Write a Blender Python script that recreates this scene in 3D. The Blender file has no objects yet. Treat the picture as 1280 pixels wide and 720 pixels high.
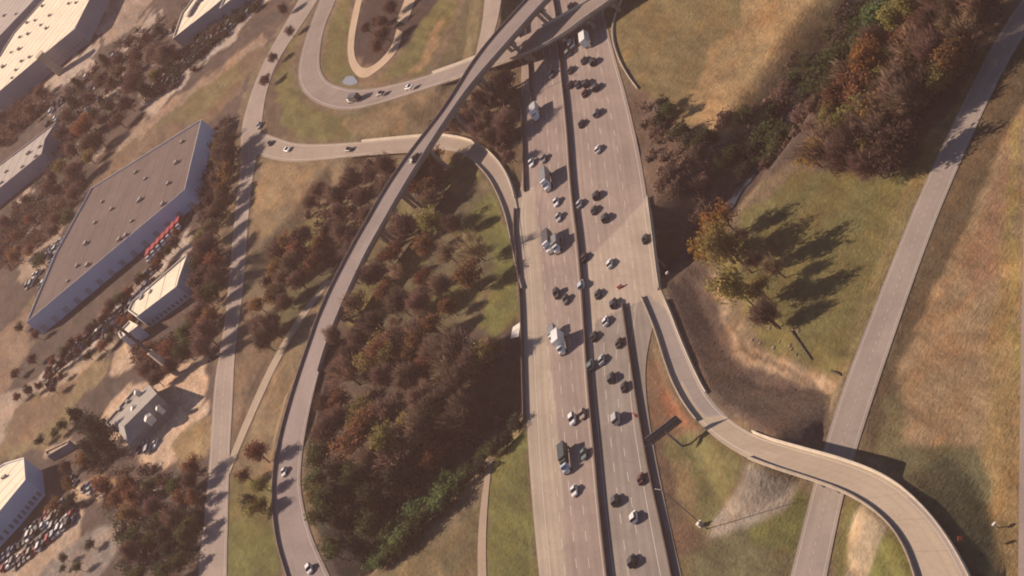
import bpy, bmesh, math, random
import numpy as np
from mathutils import Vector, Matrix
random.seed(7)
sc = bpy.context.scene
COL = sc.collection
pi = math.pi

# ------------------------------------------------------------------ camera model (aircraft at 323 m, rolled 49 degrees)
F, ALT = 3625.0, 323.0
PITCH, ROLL = math.radians(21.5), math.radians(49)
cA, sA = math.cos(PITCH), math.sin(PITCH)
cR, sR = math.cos(ROLL), math.sin(ROLL)

def P(px, py, z=0.0):
    """ground position (at height z) seen at photograph pixel px, py"""
    dx, dy = px - 640.0, py - 360.0
    u, v = cR*dx - sR*dy, sR*dx + cR*dy
    k = (ALT - z)/(F*sA + v*cA)
    return Vector((u*k, (F*cA - v*sA)*k, z))

def proj(X, Y, Z):
    d = Y*cA + (ALT - Z)*sA
    u = F*X/d
    v = F*((ALT - Z)*cA - Y*sA)/d
    return 640 + cR*u + sR*v, 360 - sR*u + cR*v

def scale_at(px, py):
    v = sR*(px - 640) + cR*(py - 360)
    return (F*sA + v*cA)/ALT

cam = bpy.data.cameras.new('camera')
cam.sensor_width = 36; cam.lens = F/1280*36; cam.clip_start = 5; cam.clip_end = 20000
co = bpy.data.objects.new('camera', cam); COL.objects.link(co); sc.camera = co
Rv, Dv, Fv = Vector((1, 0, 0)), Vector((0, -sA, -cA)), Vector((0, cA, -sA))
Xc, Yc, Zc = cR*Rv + sR*Dv, sR*Rv - cR*Dv, -Fv
co.matrix_world = Matrix(((Xc.x, Yc.x, Zc.x, 0), (Xc.y, Yc.y, Zc.y, 0), (Xc.z, Yc.z, Zc.z, ALT), (0, 0, 0, 1)))

# ------------------------------------------------------------------ light
SUN_EL = math.radians(25)
SUN_AZ = (-0.593, 0.805)                      # horizontal direction towards the sun
w = bpy.data.worlds.new('World'); sc.world = w; w.use_nodes = True
nt = w.node_tree; bg = nt.nodes['Background']
sky = nt.nodes.new('ShaderNodeTexSky'); sky.sky_type = 'NISHITA'; sky.sun_disc = False
sky.sun_elevation = SUN_EL; sky.sun_rotation = math.atan2(SUN_AZ[0], SUN_AZ[1]); sky.dust_density = 0.4; sky.air_density = 0.75
nt.links.new(sky.outputs[0], bg.inputs[0]); bg.inputs[1].default_value = 0.05
sl = bpy.data.lights.new('sun', 'SUN'); sl.energy = 5.0; sl.angle = math.radians(0.6); sl.color = (1.0, 0.785, 0.605)
so = bpy.data.objects.new('sun', sl); COL.objects.link(so)
tosun = Vector((SUN_AZ[0]*math.cos(SUN_EL), SUN_AZ[1]*math.cos(SUN_EL), math.sin(SUN_EL)))
so.rotation_euler = tosun.to_track_quat('Z', 'Y').to_euler(); so.location = (0, 900, 500)
vs = sc.view_settings; vs.view_transform = 'Standard'; vs.look = 'None'; vs.gamma = 1; vs.exposure = 0.95
vs.use_curve_mapping = False
cy = sc.cycles; cy.use_denoising = True; cy.max_bounces = 5; cy.diffuse_bounces = 2; cy.volume_bounces = 0
cy.transparent_max_bounces = 4; cy.caustics_reflective = False; cy.caustics_refractive = False
cy.filter_width = 1.9

# ------------------------------------------------------------------ materials
MATS = {}
def new_mat(name, rough=0.9, spec=0.3):
    m = bpy.data.materials.new(name); m.use_nodes = True
    b = m.node_tree.nodes['Principled BSDF']
    b.inputs['Roughness'].default_value = rough; b.inputs['Specular IOR Level'].default_value = spec
    MATS[name] = m
    return m, m.node_tree, b

def N(nt, t, **kw):
    n = nt.nodes.new(t)
    for k, v in kw.items(): setattr(n, k, v)
    return n

def noise(nt, vec, scale, detail=3, rough=0.55):
    n = N(nt, 'ShaderNodeTexNoise'); n.inputs['Scale'].default_value = scale
    n.inputs['Detail'].default_value = detail; n.inputs['Roughness'].default_value = rough
    if vec is not None: nt.links.new(vec, n.inputs['Vector'])
    return n.outputs['Fac']

def remap(nt, fac, a, b, lo=0.25, hi=0.75):
    n = N(nt, 'ShaderNodeMapRange'); n.inputs[1].default_value = lo; n.inputs[2].default_value = hi
    n.inputs[3].default_value = a; n.inputs[4].default_value = b
    nt.links.new(fac, n.inputs[0]); return n.outputs[0]

def mulmath(nt, a, b):
    n = N(nt, 'ShaderNodeMath', operation='MULTIPLY')
    for i, x in enumerate((a, b)):
        if isinstance(x, (int, float)): n.inputs[i].default_value = x
        else: nt.links.new(x, n.inputs[i])
    return n.outputs[0]

def tint(nt, col, fac):
    """col (socket or rgb) times a scalar"""
    n = N(nt, 'ShaderNodeVectorMath', operation='SCALE')
    if isinstance(col, tuple): n.inputs[0].default_value = col[:3]
    else: nt.links.new(col, n.inputs[0])
    if isinstance(fac, (int, float)): n.inputs['Scale'].default_value = fac
    else: nt.links.new(fac, n.inputs['Scale'])
    return n.outputs[0]

def mixc(nt, a, b, fac):
    n = N(nt, 'ShaderNodeMix', data_type='RGBA')
    for i, x in ((6, a), (7, b)):
        if isinstance(x, tuple): n.inputs[i].default_value = (*x[:3], 1)
        else: nt.links.new(x, n.inputs[i])
    if isinstance(fac, (int, float)): n.inputs[0].default_value = fac
    else: nt.links.new(fac, n.inputs[0])
    return n.outputs[2]

def plain(name, col, rough=0.8, spec=0.3, var=0.25, scale=0.35, metal=0.0):
    """one surface colour with weathering noise in object space"""
    if name in MATS: return MATS[name]
    m, nt, b = new_mat(name, rough, spec)
    tc = N(nt, 'ShaderNodeTexCoord')
    f = remap(nt, noise(nt, tc.outputs['Object'], scale, 4, .65), 1-var, 1+var)
    f2 = remap(nt, noise(nt, tc.outputs['Object'], scale*9, 2), 1-var*.5, 1+var*.5)
    nt.links.new(tint(nt, col, mulmath(nt, f, f2)), b.inputs['Base Color'])
    b.inputs['Metallic'].default_value = metal
    return m

def paint(name, col, rough=0.35, metal=0.0):
    if name in MATS: return MATS[name]
    m, nt, b = new_mat(name, rough, 0.5)
    tc = N(nt, 'ShaderNodeTexCoord')
    f = remap(nt, noise(nt, tc.outputs['Object'], 1.3, 3), .88, 1.08)
    nt.links.new(tint(nt, col, f), b.inputs['Base Color'])
    b.inputs['Metallic'].default_value = metal
    return m

# ------------------------------------------------------------------ object helpers
def tagp(o, label=None, cat=None, group=None, kind=None):
    if label: o['label'] = label
    if cat: o['category'] = cat
    if group: o['group'] = group
    if kind: o['kind'] = kind
    return o

def empty(name, loc, rz=0.0, label=None, cat=None, group=None):
    o = bpy.data.objects.new(name, None); COL.objects.link(o); o.empty_display_size = .5
    o.location = loc; o.rotation_euler = (0, 0, rz)
    return tagp(o, label, cat, group)

def obj(name, me, mat=None, parent=None, inv=None):
    o = bpy.data.objects.new(name, me); COL.objects.link(o)
    if mat is not None and not me.materials: me.materials.append(mat)
    if parent is not None: o.parent = parent
    return o

def mesh(name, V, Fc, mat=None, smooth=False):
    me = bpy.data.meshes.new(name); me.from_pydata([tuple(v) for v in V], [], Fc)
    if mat is not None: me.materials.append(mat)
    if smooth:
        me.polygons.foreach_set('use_smooth', [True]*len(me.polygons))
    me.update(); return me

class MB:
    """collects shapes for one mesh"""
    def __init__(s): s.V = []; s.F = []
    def add(s, V, Fc):
        b = len(s.V); s.V += [tuple(v) for v in V]; s.F += [tuple(i+b for i in f) for f in Fc]; return s
    def box(s, x0, x1, y0, y1, z0, z1):
        V = [(x0,y0,z0),(x1,y0,z0),(x1,y1,z0),(x0,y1,z0),(x0,y0,z1),(x1,y0,z1),(x1,y1,z1),(x0,y1,z1)]
        return s.add(V, [(3,2,1,0),(4,5,6,7),(0,1,5,4),(1,2,6,5),(2,3,7,6),(3,0,4,7)])
    def loft(s, rings, cap=True):
        n = len(rings[0]); V = [p for r in rings for p in r]; Fc = []
        for i in range(len(rings)-1):
            for j in range(n):
                a, b = i*n+j, i*n+(j+1) % n
                Fc.append((a, b, b+n, a+n))
        if cap:
            Fc.append(tuple(range(n-1, -1, -1))); Fc.append(tuple((len(rings)-1)*n+j for j in range(n)))
        return s.add(V, Fc)
    def tube(s, pts, rad, n=8):
        pts = [Vector(p) for p in pts]
        if not hasattr(rad, '__len__'): rad = [rad]*len(pts)
        rings = []
        for i, p in enumerate(pts):
            d = (pts[min(i+1, len(pts)-1)] - pts[max(i-1, 0)]).normalized()
            a = d.orthogonal().normalized() if abs(d.z) < .95 else Vector((1, 0, 0))
            a = (a - d*a.dot(d)).normalized(); b = d.cross(a)
            rings.append([p + (a*math.cos(t) + b*math.sin(t))*rad[i] for t in (2*pi*k/n for k in range(n))])
        return s.loft(rings)
    def prism(s, poly, z0, z1):
        n = len(poly)
        V = [(p[0], p[1], z0) for p in poly] + [(p[0], p[1], z1) for p in poly]
        Fc = [tuple(range(n-1, -1, -1)), tuple(range(n, 2*n))] + [(i, (i+1) % n, (i+1) % n+n, i+n) for i in range(n)]
        return s.add(V, Fc)
    def me(s, name, mat=None, smooth=False):
        return mesh(name, s.V, s.F, mat, smooth)
    def build(s, name, mat, parent=None, smooth=False):
        return obj(name, s.me(name, mat, smooth), None, parent)

def copy_tree(o, parent=None):
    c = o.copy(); COL.objects.link(c); c.parent = parent
    for ch in list(o.children): copy_tree(ch, c)
    return c

def chaikin(pts, it=2):
    pts = np.array(pts, float)
    for _ in range(it):
        q = .75*pts[:-1] + .25*pts[1:]; r = .25*pts[:-1] + .75*pts[1:]
        m = np.empty((len(q)*2, pts.shape[1])); m[0::2] = q; m[1::2] = r
        pts = np.vstack([pts[:1], m, pts[-1:]])
    return pts
def resample(pts, n):
    pts = np.array(pts, float); d = np.r_[0, np.cumsum(np.linalg.norm(np.diff(pts, axis=0), axis=1))]
    t = np.linspace(0, d[-1], n)
    return np.stack([np.interp(t, d, pts[:, k]) for k in range(pts.shape[1])], 1)

def inpoly(px, py, poly):
    """vectorised point in polygon"""
    px = np.asarray(px, float); py = np.asarray(py, float); r = np.zeros(px.shape, bool); n = len(poly)
    for i in range(n):
        x0, y0 = poly[i]; x1, y1 = poly[(i+1) % n]
        if y0 == y1: continue
        c = ((y0 > py) != (y1 > py)) & (px < (x1-x0)*(py-y0)/(y1-y0) + x0)
        r ^= c
    return r
# ------------------------------------------------------------------ roads: ribbons between two photographed edges
ROADS = []      # (name, centre points (n,2), half widths, z, bridge flags)
def road_mat(name, streak=0.10, blotch=0.16, joints=0.0, rough=0.9):
    m, nt, b = new_mat(name, rough, 0.25)
    at = N(nt, 'ShaderNodeAttribute', attribute_name='col')
    uv = N(nt, 'ShaderNodeUVMap', uv_map='uv')
    mp = N(nt, 'ShaderNodeMapping'); nt.links.new(uv.outputs[0], mp.inputs[0]); mp.inputs['Scale'].default_value = (0.42, 0.008, 1)
    f1 = remap(nt, noise(nt, mp.outputs[0], 1.0, 3, .6), 1-streak*1.5, 1+streak*1.2)
    f2 = remap(nt, noise(nt, uv.outputs[0], 0.045, 5, .6), 1-blotch, 1+blotch)
    f3 = remap(nt, noise(nt, uv.outputs[0], 0.9, 2), .93, 1.07)
    f = mulmath(nt, mulmath(nt, f1, f2), f3)
    vo = N(nt, 'ShaderNodeTexVoronoi', feature='DISTANCE_TO_EDGE'); vo.inputs['Scale'].default_value = .11; nt.links.new(uv.outputs[0], vo.inputs['Vector'])
    f = mulmath(nt, f, remap(nt, vo.outputs[0], .91, 1, 0, .03))        # tar-sealed cracks and slab edges
    vp = N(nt, 'ShaderNodeTexVoronoi'); vp.inputs['Scale'].default_value = .06; vp.distance = 'CHEBYCHEV'; nt.links.new(uv.outputs[0], vp.inputs['Vector'])
    sx = N(nt, 'ShaderNodeSeparateColor'); nt.links.new(vp.outputs['Color'], sx.inputs[0]); f = mulmath(nt, f, remap(nt, sx.outputs[0], .94, 1.04, 0, 1))    # repaired slabs
    # wheel-path darkening: lanes 3.65 m wide, oil in the middle of each
    sp = N(nt, 'ShaderNodeSeparateXYZ'); nt.links.new(uv.outputs[0], sp.inputs[0])
    s1 = N(nt, 'ShaderNodeMath', operation='MULTIPLY'); nt.links.new(sp.outputs[0], s1.inputs[0]); s1.inputs[1].default_value = 2*pi/3.65
    s2 = N(nt, 'ShaderNodeMath', operation='SINE'); nt.links.new(s1.outputs[0], s2.inputs[0])
    f = mulmath(nt, f, remap(nt, s2.outputs[0], 1-streak*.55, 1+streak*.4, -1, 1))
    if joints:
        j1 = N(nt, 'ShaderNodeMath', operation='FRACT'); j0 = N(nt, 'ShaderNodeMath', operation='MULTIPLY')
        nt.links.new(sp.outputs[1], j0.inputs[0]); j0.inputs[1].default_value = 1/joints; nt.links.new(j0.outputs[0], j1.inputs[0])
        j2 = N(nt, 'ShaderNodeMath', operation='GREATER_THAN'); nt.links.new(j1.outputs[0], j2.inputs[0]); j2.inputs[1].default_value = 1-.35/joints
        f = mulmath(nt, f, remap(nt, j2.outputs[0], 1, .8, 0, 1))
    nt.links.new(tint(nt, at.outputs['Color'], f), b.inputs['Base Color'])
    return m
M_CONC = road_mat('weathered_concrete_road', .10, .20, 0)
M_ASPH = road_mat('asphalt_road', .035, .20, 0)
M_DECK = road_mat('ramp_concrete_road', .035, .12, 14.0)

def ribbon_pts(L, R, zs, n):
    Lp, Rp = resample(chaikin(L), n), resample(chaikin(R), n)
    t = np.linspace(0, 1, n); z = np.interp(t, [a for a, b in zs], [b for a, b in zs])
    # ease z
    LW = [P(*Lp[i], z[i]) for i in range(n)]; RW = [P(*Rp[i], z[i]) for i in range(n)]
    return LW, RW, z

RIB = []
def register(name, LW, RW, z, bridges):
    RIB.append((name, LW, RW))
    n = len(LW)
    c = np.array([((a+b)/2)[:2] for a, b in zip(LW, RW)])
    tang = np.gradient(c, axis=0); tang /= np.linalg.norm(tang, axis=1)[:, None] + 1e-9
    d = np.array([(b-a)[:2] for a, b in zip(LW, RW)])
    hw = np.abs(d[:, 0]*tang[:, 1] - d[:, 1]*tang[:, 0])/2
    t = np.linspace(0, 1, n); br = np.zeros(n, bool)
    for a, b in bridges: br |= (t >= a) & (t <= b)
    ROADS.append((name, c, hw, np.array(z), br))

def ribbon_mesh(name, LW, RW, col, mat, m=12, thick=0.5, zones=()):
    """road surface with skirts; per-vertex base colour from zones of different paving"""
    n = len(LW); V = []; UV = []; s = 0
    W = [(b-a).length for a, b in zip(LW, RW)]
    for i in range(n):
        if i: s += (((LW[i]+RW[i]) - (LW[i-1]+RW[i-1]))/2).length
        for j in range(m+1):
            V.append(LW[i].lerp(RW[i], j/m)); UV.append((W[i]*j/m, s))
    nv = len(V)
    arr = np.array([tuple(v) for v in V])
    C = np.tile(np.array(col), (nv, 1))
    if zones:
        px, py = proj(arr[:, 0], arr[:, 1], arr[:, 2])
        for poly, c in zones: C[inpoly(px, py, poly)] = c
    Fc = [(i*(m+1)+j, i*(m+1)+j+1, (i+1)*(m+1)+j+1, (i+1)*(m+1)+j) for i in range(n-1) for j in range(m)]
    # skirts and underside
    for side, idx in ((0, 0), (1, m)):
        for i in range(n):
            p = V[i*(m+1)+idx]; V.append(Vector((p.x, p.y, p.z-thick))); UV.append(UV[i*(m+1)+idx])
        C = np.vstack([C, C[np.arange(n)*(m+1)+idx]])
    b0, b1 = nv, nv+n
    for i in range(n-1):
        Fc.append((i*(m+1), (i+1)*(m+1), b0+i+1, b0+i)); Fc.append(((i+1)*(m+1)+m, i*(m+1)+m, b1+i, b1+i+1))
        Fc.append((b0+i, b0+i+1, b1+i+1, b1+i))
    me = mesh(name, V, Fc, mat)
    a = me.color_attributes.new('col', 'FLOAT_COLOR', 'POINT')
    a.data.foreach_set('color', np.hstack([C, np.ones((len(C), 1))]).astype(np.float32).ravel())
    uvl = me.uv_layers.new(name='uv'); li = np.empty(len(me.loops), np.int32); me.loops.foreach_get('vertex_index', li)
    uvl.data.foreach_set('uv', np.array(UV, np.float32)[li].ravel())
    # make sure faces look up
    bm = bmesh.new(); bm.from_mesh(me); bmesh.ops.recalc_face_normals(bm, faces=bm.faces); bm.to_mesh(me); bm.free()
    return me

def wall_mesh(name, pts, h, wid, mat, base=-0.3, top=None):
    """a barrier following points (world), jersey profile"""
    pts = [Vector(p) for p in pts]; rings = []
    top = wid*.5 if top is None else top
    for i, p in enumerate(pts):
        d = (pts[min(i+1, len(pts)-1)] - pts[max(i-1, 0)]); d.z = 0; d.normalize()
        nrm = Vector((-d.y, d.x, 0))
        prof = [(-wid/2, base), (-wid/2, .08), (-top/2, h*.45), (-top/2, h), (top/2, h), (top/2, h*.45), (wid/2, .08), (wid/2, base)]
        rings.append([p + nrm*a + Vector((0, 0, z)) for a, z in prof])
    return MB().loft(rings).me(name, mat)

# pale / grey / dark paving colours (albedo)
CC_TAN, CC_PINK, CC_LIGHT, CC_GREY = (.310,.258,.208), (.248,.192,.166), (.330,.268,.215), (.200,.170,.150)
C_FLY, C_SERV, C_LOOP, C_RAMP = (.205,.165,.156), (.250,.208,.182), (.215,.172,.150), (.345,.278,.21)

M_BARR = plain('weathered_barrier_concrete', (.10,.072,.062), .9, .2, .2)
M_PALE = plain('pale_parapet_concrete', (.52,.45,.36), .85, .2, .18)
M_PIER = plain('pier_concrete', (.33,.28,.24), .9, .2, .2)
M_RAIL = plain('galvanised_rail', (.30,.29,.29), .5, .5, .2)

def at_z(pts, z=0.12, n=60, it=2):
    return [P(a, b, z) for a, b in resample(chaikin(pts, it), n)]

# ---- the main highway (two carriageways at grade, on a bridge over the creek)
HZ = 0.10
MED = [(686,-60),(693,0),(697,18),(702,80),(711,160),(716,240),(727,320),(737,480),(745,560),(752,640),(761,720),(768,775)]
LEFT = [(650,-60),(653,0),(652,60),(651,147),(654,225),(646,246),(643,270),(645,300),(651,345),(653,390),(656,480),(659,540),(663,600),(668,660),(674,720),(679,775)]
RIGHT = [(752,-60),(755,0),(757,27),(770,77),(783,120),(797,180),(807,233),(813,290),(822,345),(826,362),(833,385),(845,425)]
RIGHT2 = [(752,-60),(755,0),(757,27),(770,77),(783,120),(797,180),(807,233),(813,290),(822,345),(822,385),(808,440),(806,480),(812,530),(823,590),(838,660),(852,720),(863,775)]
seam1 = [(640,425),(810,246),(840,240),(850,360),(826,364),(652,540),(630,540)]           # bridge deck over the creek
zl = [([(600,-80),(900,-80),(900,246),(810,246),(640,425),(600,425)], CC_PINK),
      (seam1, CC_LIGHT),
      ([(745,400),(800,376),(850,420),(870,800),(700,800)], CC_GREY)]
zl_left = [([(600,-80),(900,-80),(900,246),(810,246),(640,425),(600,425)], (.245,.188,.165)),
           ([(600,235),(668,235),(684,420),(700,560),(712,800),(600,800)], (.315,.258,.202)),
           ([(640,250),(648,250),(652,300),(655,350),(652,400),(640,400)], (.26,.21,.18))]
LW, RW, z = ribbon_pts(LEFT, MED, [(0, HZ), (1, HZ)], 420)
register('hl', LW, RW, z, [(.42, .66)])
hw_l = obj('highway', ribbon_mesh('highway', LW, RW, CC_PINK, M_CONC, 40, .6, zl_left)); hw_l['kind'] = 'structure'
LW, RW, z = ribbon_pts(MED, RIGHT2, [(0, HZ), (1, HZ)], 420)
register('hr', LW, RW, z, [(.30, .58)])
hw_r = obj('highway', ribbon_mesh('highway', LW, RW, CC_PINK, M_CONC, 40, .6, zl)); hw_r['kind'] = 'structure'

# ---- the other carriageways
def road(name, L, R, zs, n, col, mat, bridges=(), m=10, thick=.5, zones=()):
    LW, RW, z = ribbon_pts(L, R, zs, n)
    register(name, LW, RW, z, bridges)
    o = obj(name, ribbon_mesh(name, LW, RW, col, mat, m, thick, zones)); o['kind'] = 'structure'
    return LW, RW, z
# service road on the right, under the ramp
road('service_road', [(1325,-60),(1268,10),(1223,87),(1150,240),(1100,365),(1055,480),(1032,552),(1013,620),(988,720),(972,785)],
     [(1365,-60),(1308,10),(1262,67),(1183,240),(1140,355),(1097,480),(1070,563),(1053,623),(1033,720),(1022,785)], [(0,.06),(1,.06)], 200, C_SERV, M_ASPH)
# service road on the left
road('service_road', [(395,-40),(362,20),(330,75),(312,120),(300,165),(302,200),(294,260),(283,383),(277,427),(267,480),(263,560),(256,640),(247,720),(243,780)],
     [(420,-40),(385,20),(346,75),(331,120),(326,165),(320,200),(312,245),(305,357),(293,440),(291,500),(287,563),(285,640),(283,720),(283,780)], [(0,.06),(1,.06)], 220, (.270,.215,.185), M_ASPH)
# narrow path beside it
road('footpath', [(408,348),(372,395),(337,455),(312,510),(291,560),(280,592)], [(414,351),(379,398),(346,456),(321,511),(299,562),(287,592)], [(0,.04),(1,.04)], 60, (.33,.26,.19), M_ASPH, m=3, thick=.3)
# gravel track beside the bottom of the highway and track at the far right edge of the frame
road('dirt_track', [(609,575),(602,620),(597,670),(597,730),(600,780)], [(615,577),(610,620),(607,670),(608,730),(612,780)], [(0,.03),(1,.03)], 40, (.30,.225,.165), M_ASPH, m=3, thick=.3)
road('side_track', [(1283,180),(1279,300),(1275,500),(1272,780)], [(1300,180),(1296,300),(1293,500),(1291,780)], [(0,.03),(1,.03)], 40, (.25,.20,.18), M_ASPH, m=3, thick=.3)
# loop track inside the upper loop
road('dirt_track', [(450,-20),(441,15),(435,45),(434,70),(440,90),(455,100),(478,84),(497,64),(503,40)], [(457,-20),(449,15),(443,45),(442,66),(447,80),(457,87),(474,77),(490,58),(496,36)],
     [(0,.03),(1,.03)], 60, (.42,.31,.21), M_ASPH, m=3, thick=.3)
road('dirt_track', [(495,26),(503,8),(512,-20)], [(508,30),(516,8),(526,-20)], [(0,.03),(1,.03)], 12, (.42,.31,.21), M_ASPH, m=3, thick=.3)
# frontage road that comes down to the loop
road('frontage_road', [(609,-50),(606,0),(602,35),(594,70)], [(632,-50),(627,0),(620,35),(608,66)], [(0,5.9),(1,5.75)], 40, (.31,.245,.20), M_ASPH, m=5)

# ---- elevated ramps: each bridge is a thing with deck, parapets and piers
def ramp(name, label, cat, L, R, zs, n, col, mat, bridges, parL=None, parR=None, parmatL=None, parmatR=None, piers=(), girder=1.5, ph=.85, zones=(), cap=None):
    LW, RW, z = ribbon_pts(L, R, zs, n)
    register(name, LW, RW, z, bridges)
    root = empty(name, (LW[n//2]+RW[n//2])/2, 0, label, cat)
    off = -root.location
    def put(nm, me):
        o = obj(nm, me, None, root); o.location = off; return o
    put('deck', ribbon_mesh('deck', LW, RW, col, mat, 10, .5, zones))
    # girder box below the deck, only over the bridged parts
    t = np.linspace(0, 1, n)
    for a, b in bridges:
        idx = [i for i in range(n) if a <= t[i] <= b]
        rings = []
        for i in idx:
            l, r = LW[i].lerp(RW[i], .06), LW[i].lerp(RW[i], .94)
            rings.append([l+Vector((0,0,-.4)), r+Vector((0,0,-.4)), r.lerp(l,.08)+Vector((0,0,-.4-girder)), l.lerp(r,.08)+Vector((0,0,-.4-girder))])
        if len(rings) > 1: put('girder', MB().loft(rings).me('girder', M_PIER))
    for par, pts, mt in ((parL, LW, parmatL), (parR, RW, parmatR)):
        if par is None: continue
        for a, b in par:
            idx = [i for i in range(n) if a <= t[i] <= b]
            put('parapet', wall_mesh('parapet', [pts[i] for i in idx], ph, .55, mt or M_PALE, -.25, .34))
    for tp in piers:
        i = int(tp*(n-1)); l, r = LW[i].lerp(RW[i], .1), LW[i].lerp(RW[i], .9); c = (l+r)/2
        hgt = z[i]-.4-girder
        d = (r-l).normalized(); m_ = MB()
        q = Vector((-d.y, d.x, 0))
        rings = [[l+q*.7+Vector((0,0,-.5-girder)), l-q*.7+Vector((0,0,-.5-girder)), l-q*.7+Vector((0,0,-1.6-girder)), l+q*.7+Vector((0,0,-1.6-girder))],
                 [r+q*.7+Vector((0,0,-.5-girder)), r-q*.7+Vector((0,0,-.5-girder)), r-q*.7+Vector((0,0,-1.6-girder)), r+q*.7+Vector((0,0,-1.6-girder))]]
        m_.loft(rings)
        for f in (.2, .8):
            p = l.lerp(r, f)
            m_.tube([(p.x, p.y, -9), (p.x, p.y, z[i]-1.2-girder)], .75, 10)
        put('pier', m_.me('pier', M_PIER))
    return LW, RW, z

FLY_L = [(712,-52),(685,-26),(657,2),(598,67),(560,130),(535,163),(510,195),(482,236),(457,280),(437,315),(403,382),(383,440),(367,487),(352,540),(344,580),(341,615),(345,673),(360,722),(378,775)]
FLY_R = [(736,-50),(708,-24),(681,2),(625,65),(586,110),(553,158),(525,202),(500,243),(475,287),(455,323),(427,384),(408,432),(394,480),(381,540),(376,580),(375,613),(387,667),(413,722),(438,775)]
FLY = ramp('flyover', 'long grey curving flyover ramp that sweeps across the woods and over the loop ramp', 'flyover',
     FLY_L, FLY_R, [(0,13),(.25,12),(.45,10.5),(.58,7.5),(.68,3.4),(.76,.6),(1,.12)], 240, C_FLY, M_ASPH, [(0,.66)],
     parL=[(0,1)], parR=[(0,.66)], parmatL=plain('grey_flyover_parapet', (.15,.12,.115), .9), parmatR=plain('light_grey_parapet', (.26,.22,.20), .9), piers=(.09,.15,.21,.27,.33,.39,.45,.51,.57,.62))
LOOP_L = [(385,-60),(400,0),(380,50),(370,97),(383,123),(417,138),(453,136),(507,119),(550,105),(587,92),(625,80),(660,67),(700,47),(740,17),(762,3),(800,-30)][1:]
LOOP_L = [(412,-40)] + LOOP_L
LOOP_R = [(434,-40),(420,0),(405,33),(399,67),(400,90),(413,106),(453,114),(520,99),(560,85),(600,70),(622,60),(642,51),(692,27),(738,0),(760,-14),(790,-42)]
ramp('loop_ramp', 'loop ramp that hooks round the brown infield and then bridges the highway', 'ramp',
     LOOP_L, LOOP_R, [(0,.1),(.42,.1),(.5,1.2),(.60,4.0),(.72,5.8),(1,6.2)], 200, C_LOOP, M_ASPH, [(.53,1)],
     parL=[(.565,1)], parR=[(.5,.71),(.76,1)], parmatR=M_PALE, parmatL=plain('grey_bridge_parapet', (.36,.30,.25), .9), piers=(.58,.65,.72,.80,.86,.92,.965), girder=1.3)
R2_L = [(313,166),(330,166),(343,171),(373,181),(433,179),(480,174),(527,170),(550,168),(587,174),(610,187),(630,209),(641,233),(647,260),(655,310),(660,355)]
R2_R = [(311,190),(320,193),(353,203),(403,200),(467,192),(510,190),(547,186),(575,190),(594,203),(612,222),(624,245),(633,268),(640,300),(648,340),(654,362)]
ramp('entrance_ramp', 'pale entrance ramp that bends past under the flyover down to the highway', 'ramp',
     R2_L, R2_R, [(0,.09),(.2,.3),(.3,1.2),(.6,1.4),(.75,.6),(.84,.2),(1,.13)], 170, (.275,.22,.178), M_DECK, [(.27,.55)],
     parL=[(.29,.78)], parR=[(.33,.50),(.63,1)], parmatL=M_PALE, parmatR=plain('tan_parapet', (.30,.24,.20), .9), piers=(.33,.42,.5), girder=.9)
EX_R = [(803,372),(820,412),(832,452),(843,482),(860,512),(884,540),(920,566),(962,583),(1010,598),(1060,616),(1100,642),(1128,675),(1146,720),(1156,775)]
EX_L = [(826,362),(838,388),(852,425),(868,462),(884,494),(906,519),(945,544),(1000,560),(1060,576),(1112,597),(1150,628),(1183,668),(1213,720),(1235,775)]
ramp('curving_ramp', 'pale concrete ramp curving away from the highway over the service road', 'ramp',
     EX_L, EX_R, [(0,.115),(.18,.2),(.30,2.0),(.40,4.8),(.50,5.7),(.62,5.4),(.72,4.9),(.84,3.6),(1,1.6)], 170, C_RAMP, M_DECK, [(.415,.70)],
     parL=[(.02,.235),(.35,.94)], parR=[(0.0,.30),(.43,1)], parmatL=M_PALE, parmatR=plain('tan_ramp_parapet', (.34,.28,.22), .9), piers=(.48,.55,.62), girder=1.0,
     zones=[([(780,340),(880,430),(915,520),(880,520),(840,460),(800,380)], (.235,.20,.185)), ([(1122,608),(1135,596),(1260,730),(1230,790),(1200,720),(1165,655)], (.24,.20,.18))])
# ------------------------------------------------------------------ terrain
def axis(lo, hi, step, far):
    return np.r_[lo-far, lo-far*.4, lo-far*.12, np.arange(lo, hi+step, step), hi+far*.12, hi+far*.4, hi+far]
XS, YS = axis(-310, 250, 1.0, 2500), axis(440, 1860, 1.5, 3000)
GX, GY = np.meshgrid(XS, YS)
rng = np.random.default_rng(5)
def vnoise(X, Y, s, seed):
    """smooth value noise, cell size s"""
    r = np.random.default_rng(seed); T = r.random((256, 256))
    x, y = X/s, Y/s; xi, yi = np.floor(x).astype(int), np.floor(y).astype(int); fx, fy = x-xi, y-yi
    fx, fy = fx*fx*(3-2*fx), fy*fy*(3-2*fy)
    g = lambda a, b: T[a & 255, b & 255]
    return (g(xi,yi)*(1-fx)+g(xi+1,yi)*fx)*(1-fy) + (g(xi,yi+1)*(1-fx)+g(xi+1,yi+1)*fx)*fy
GZ = (vnoise(GX, GY, 45, 1)-.5)*.9 + (vnoise(GX, GY, 12, 2)-.5)*.35

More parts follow.
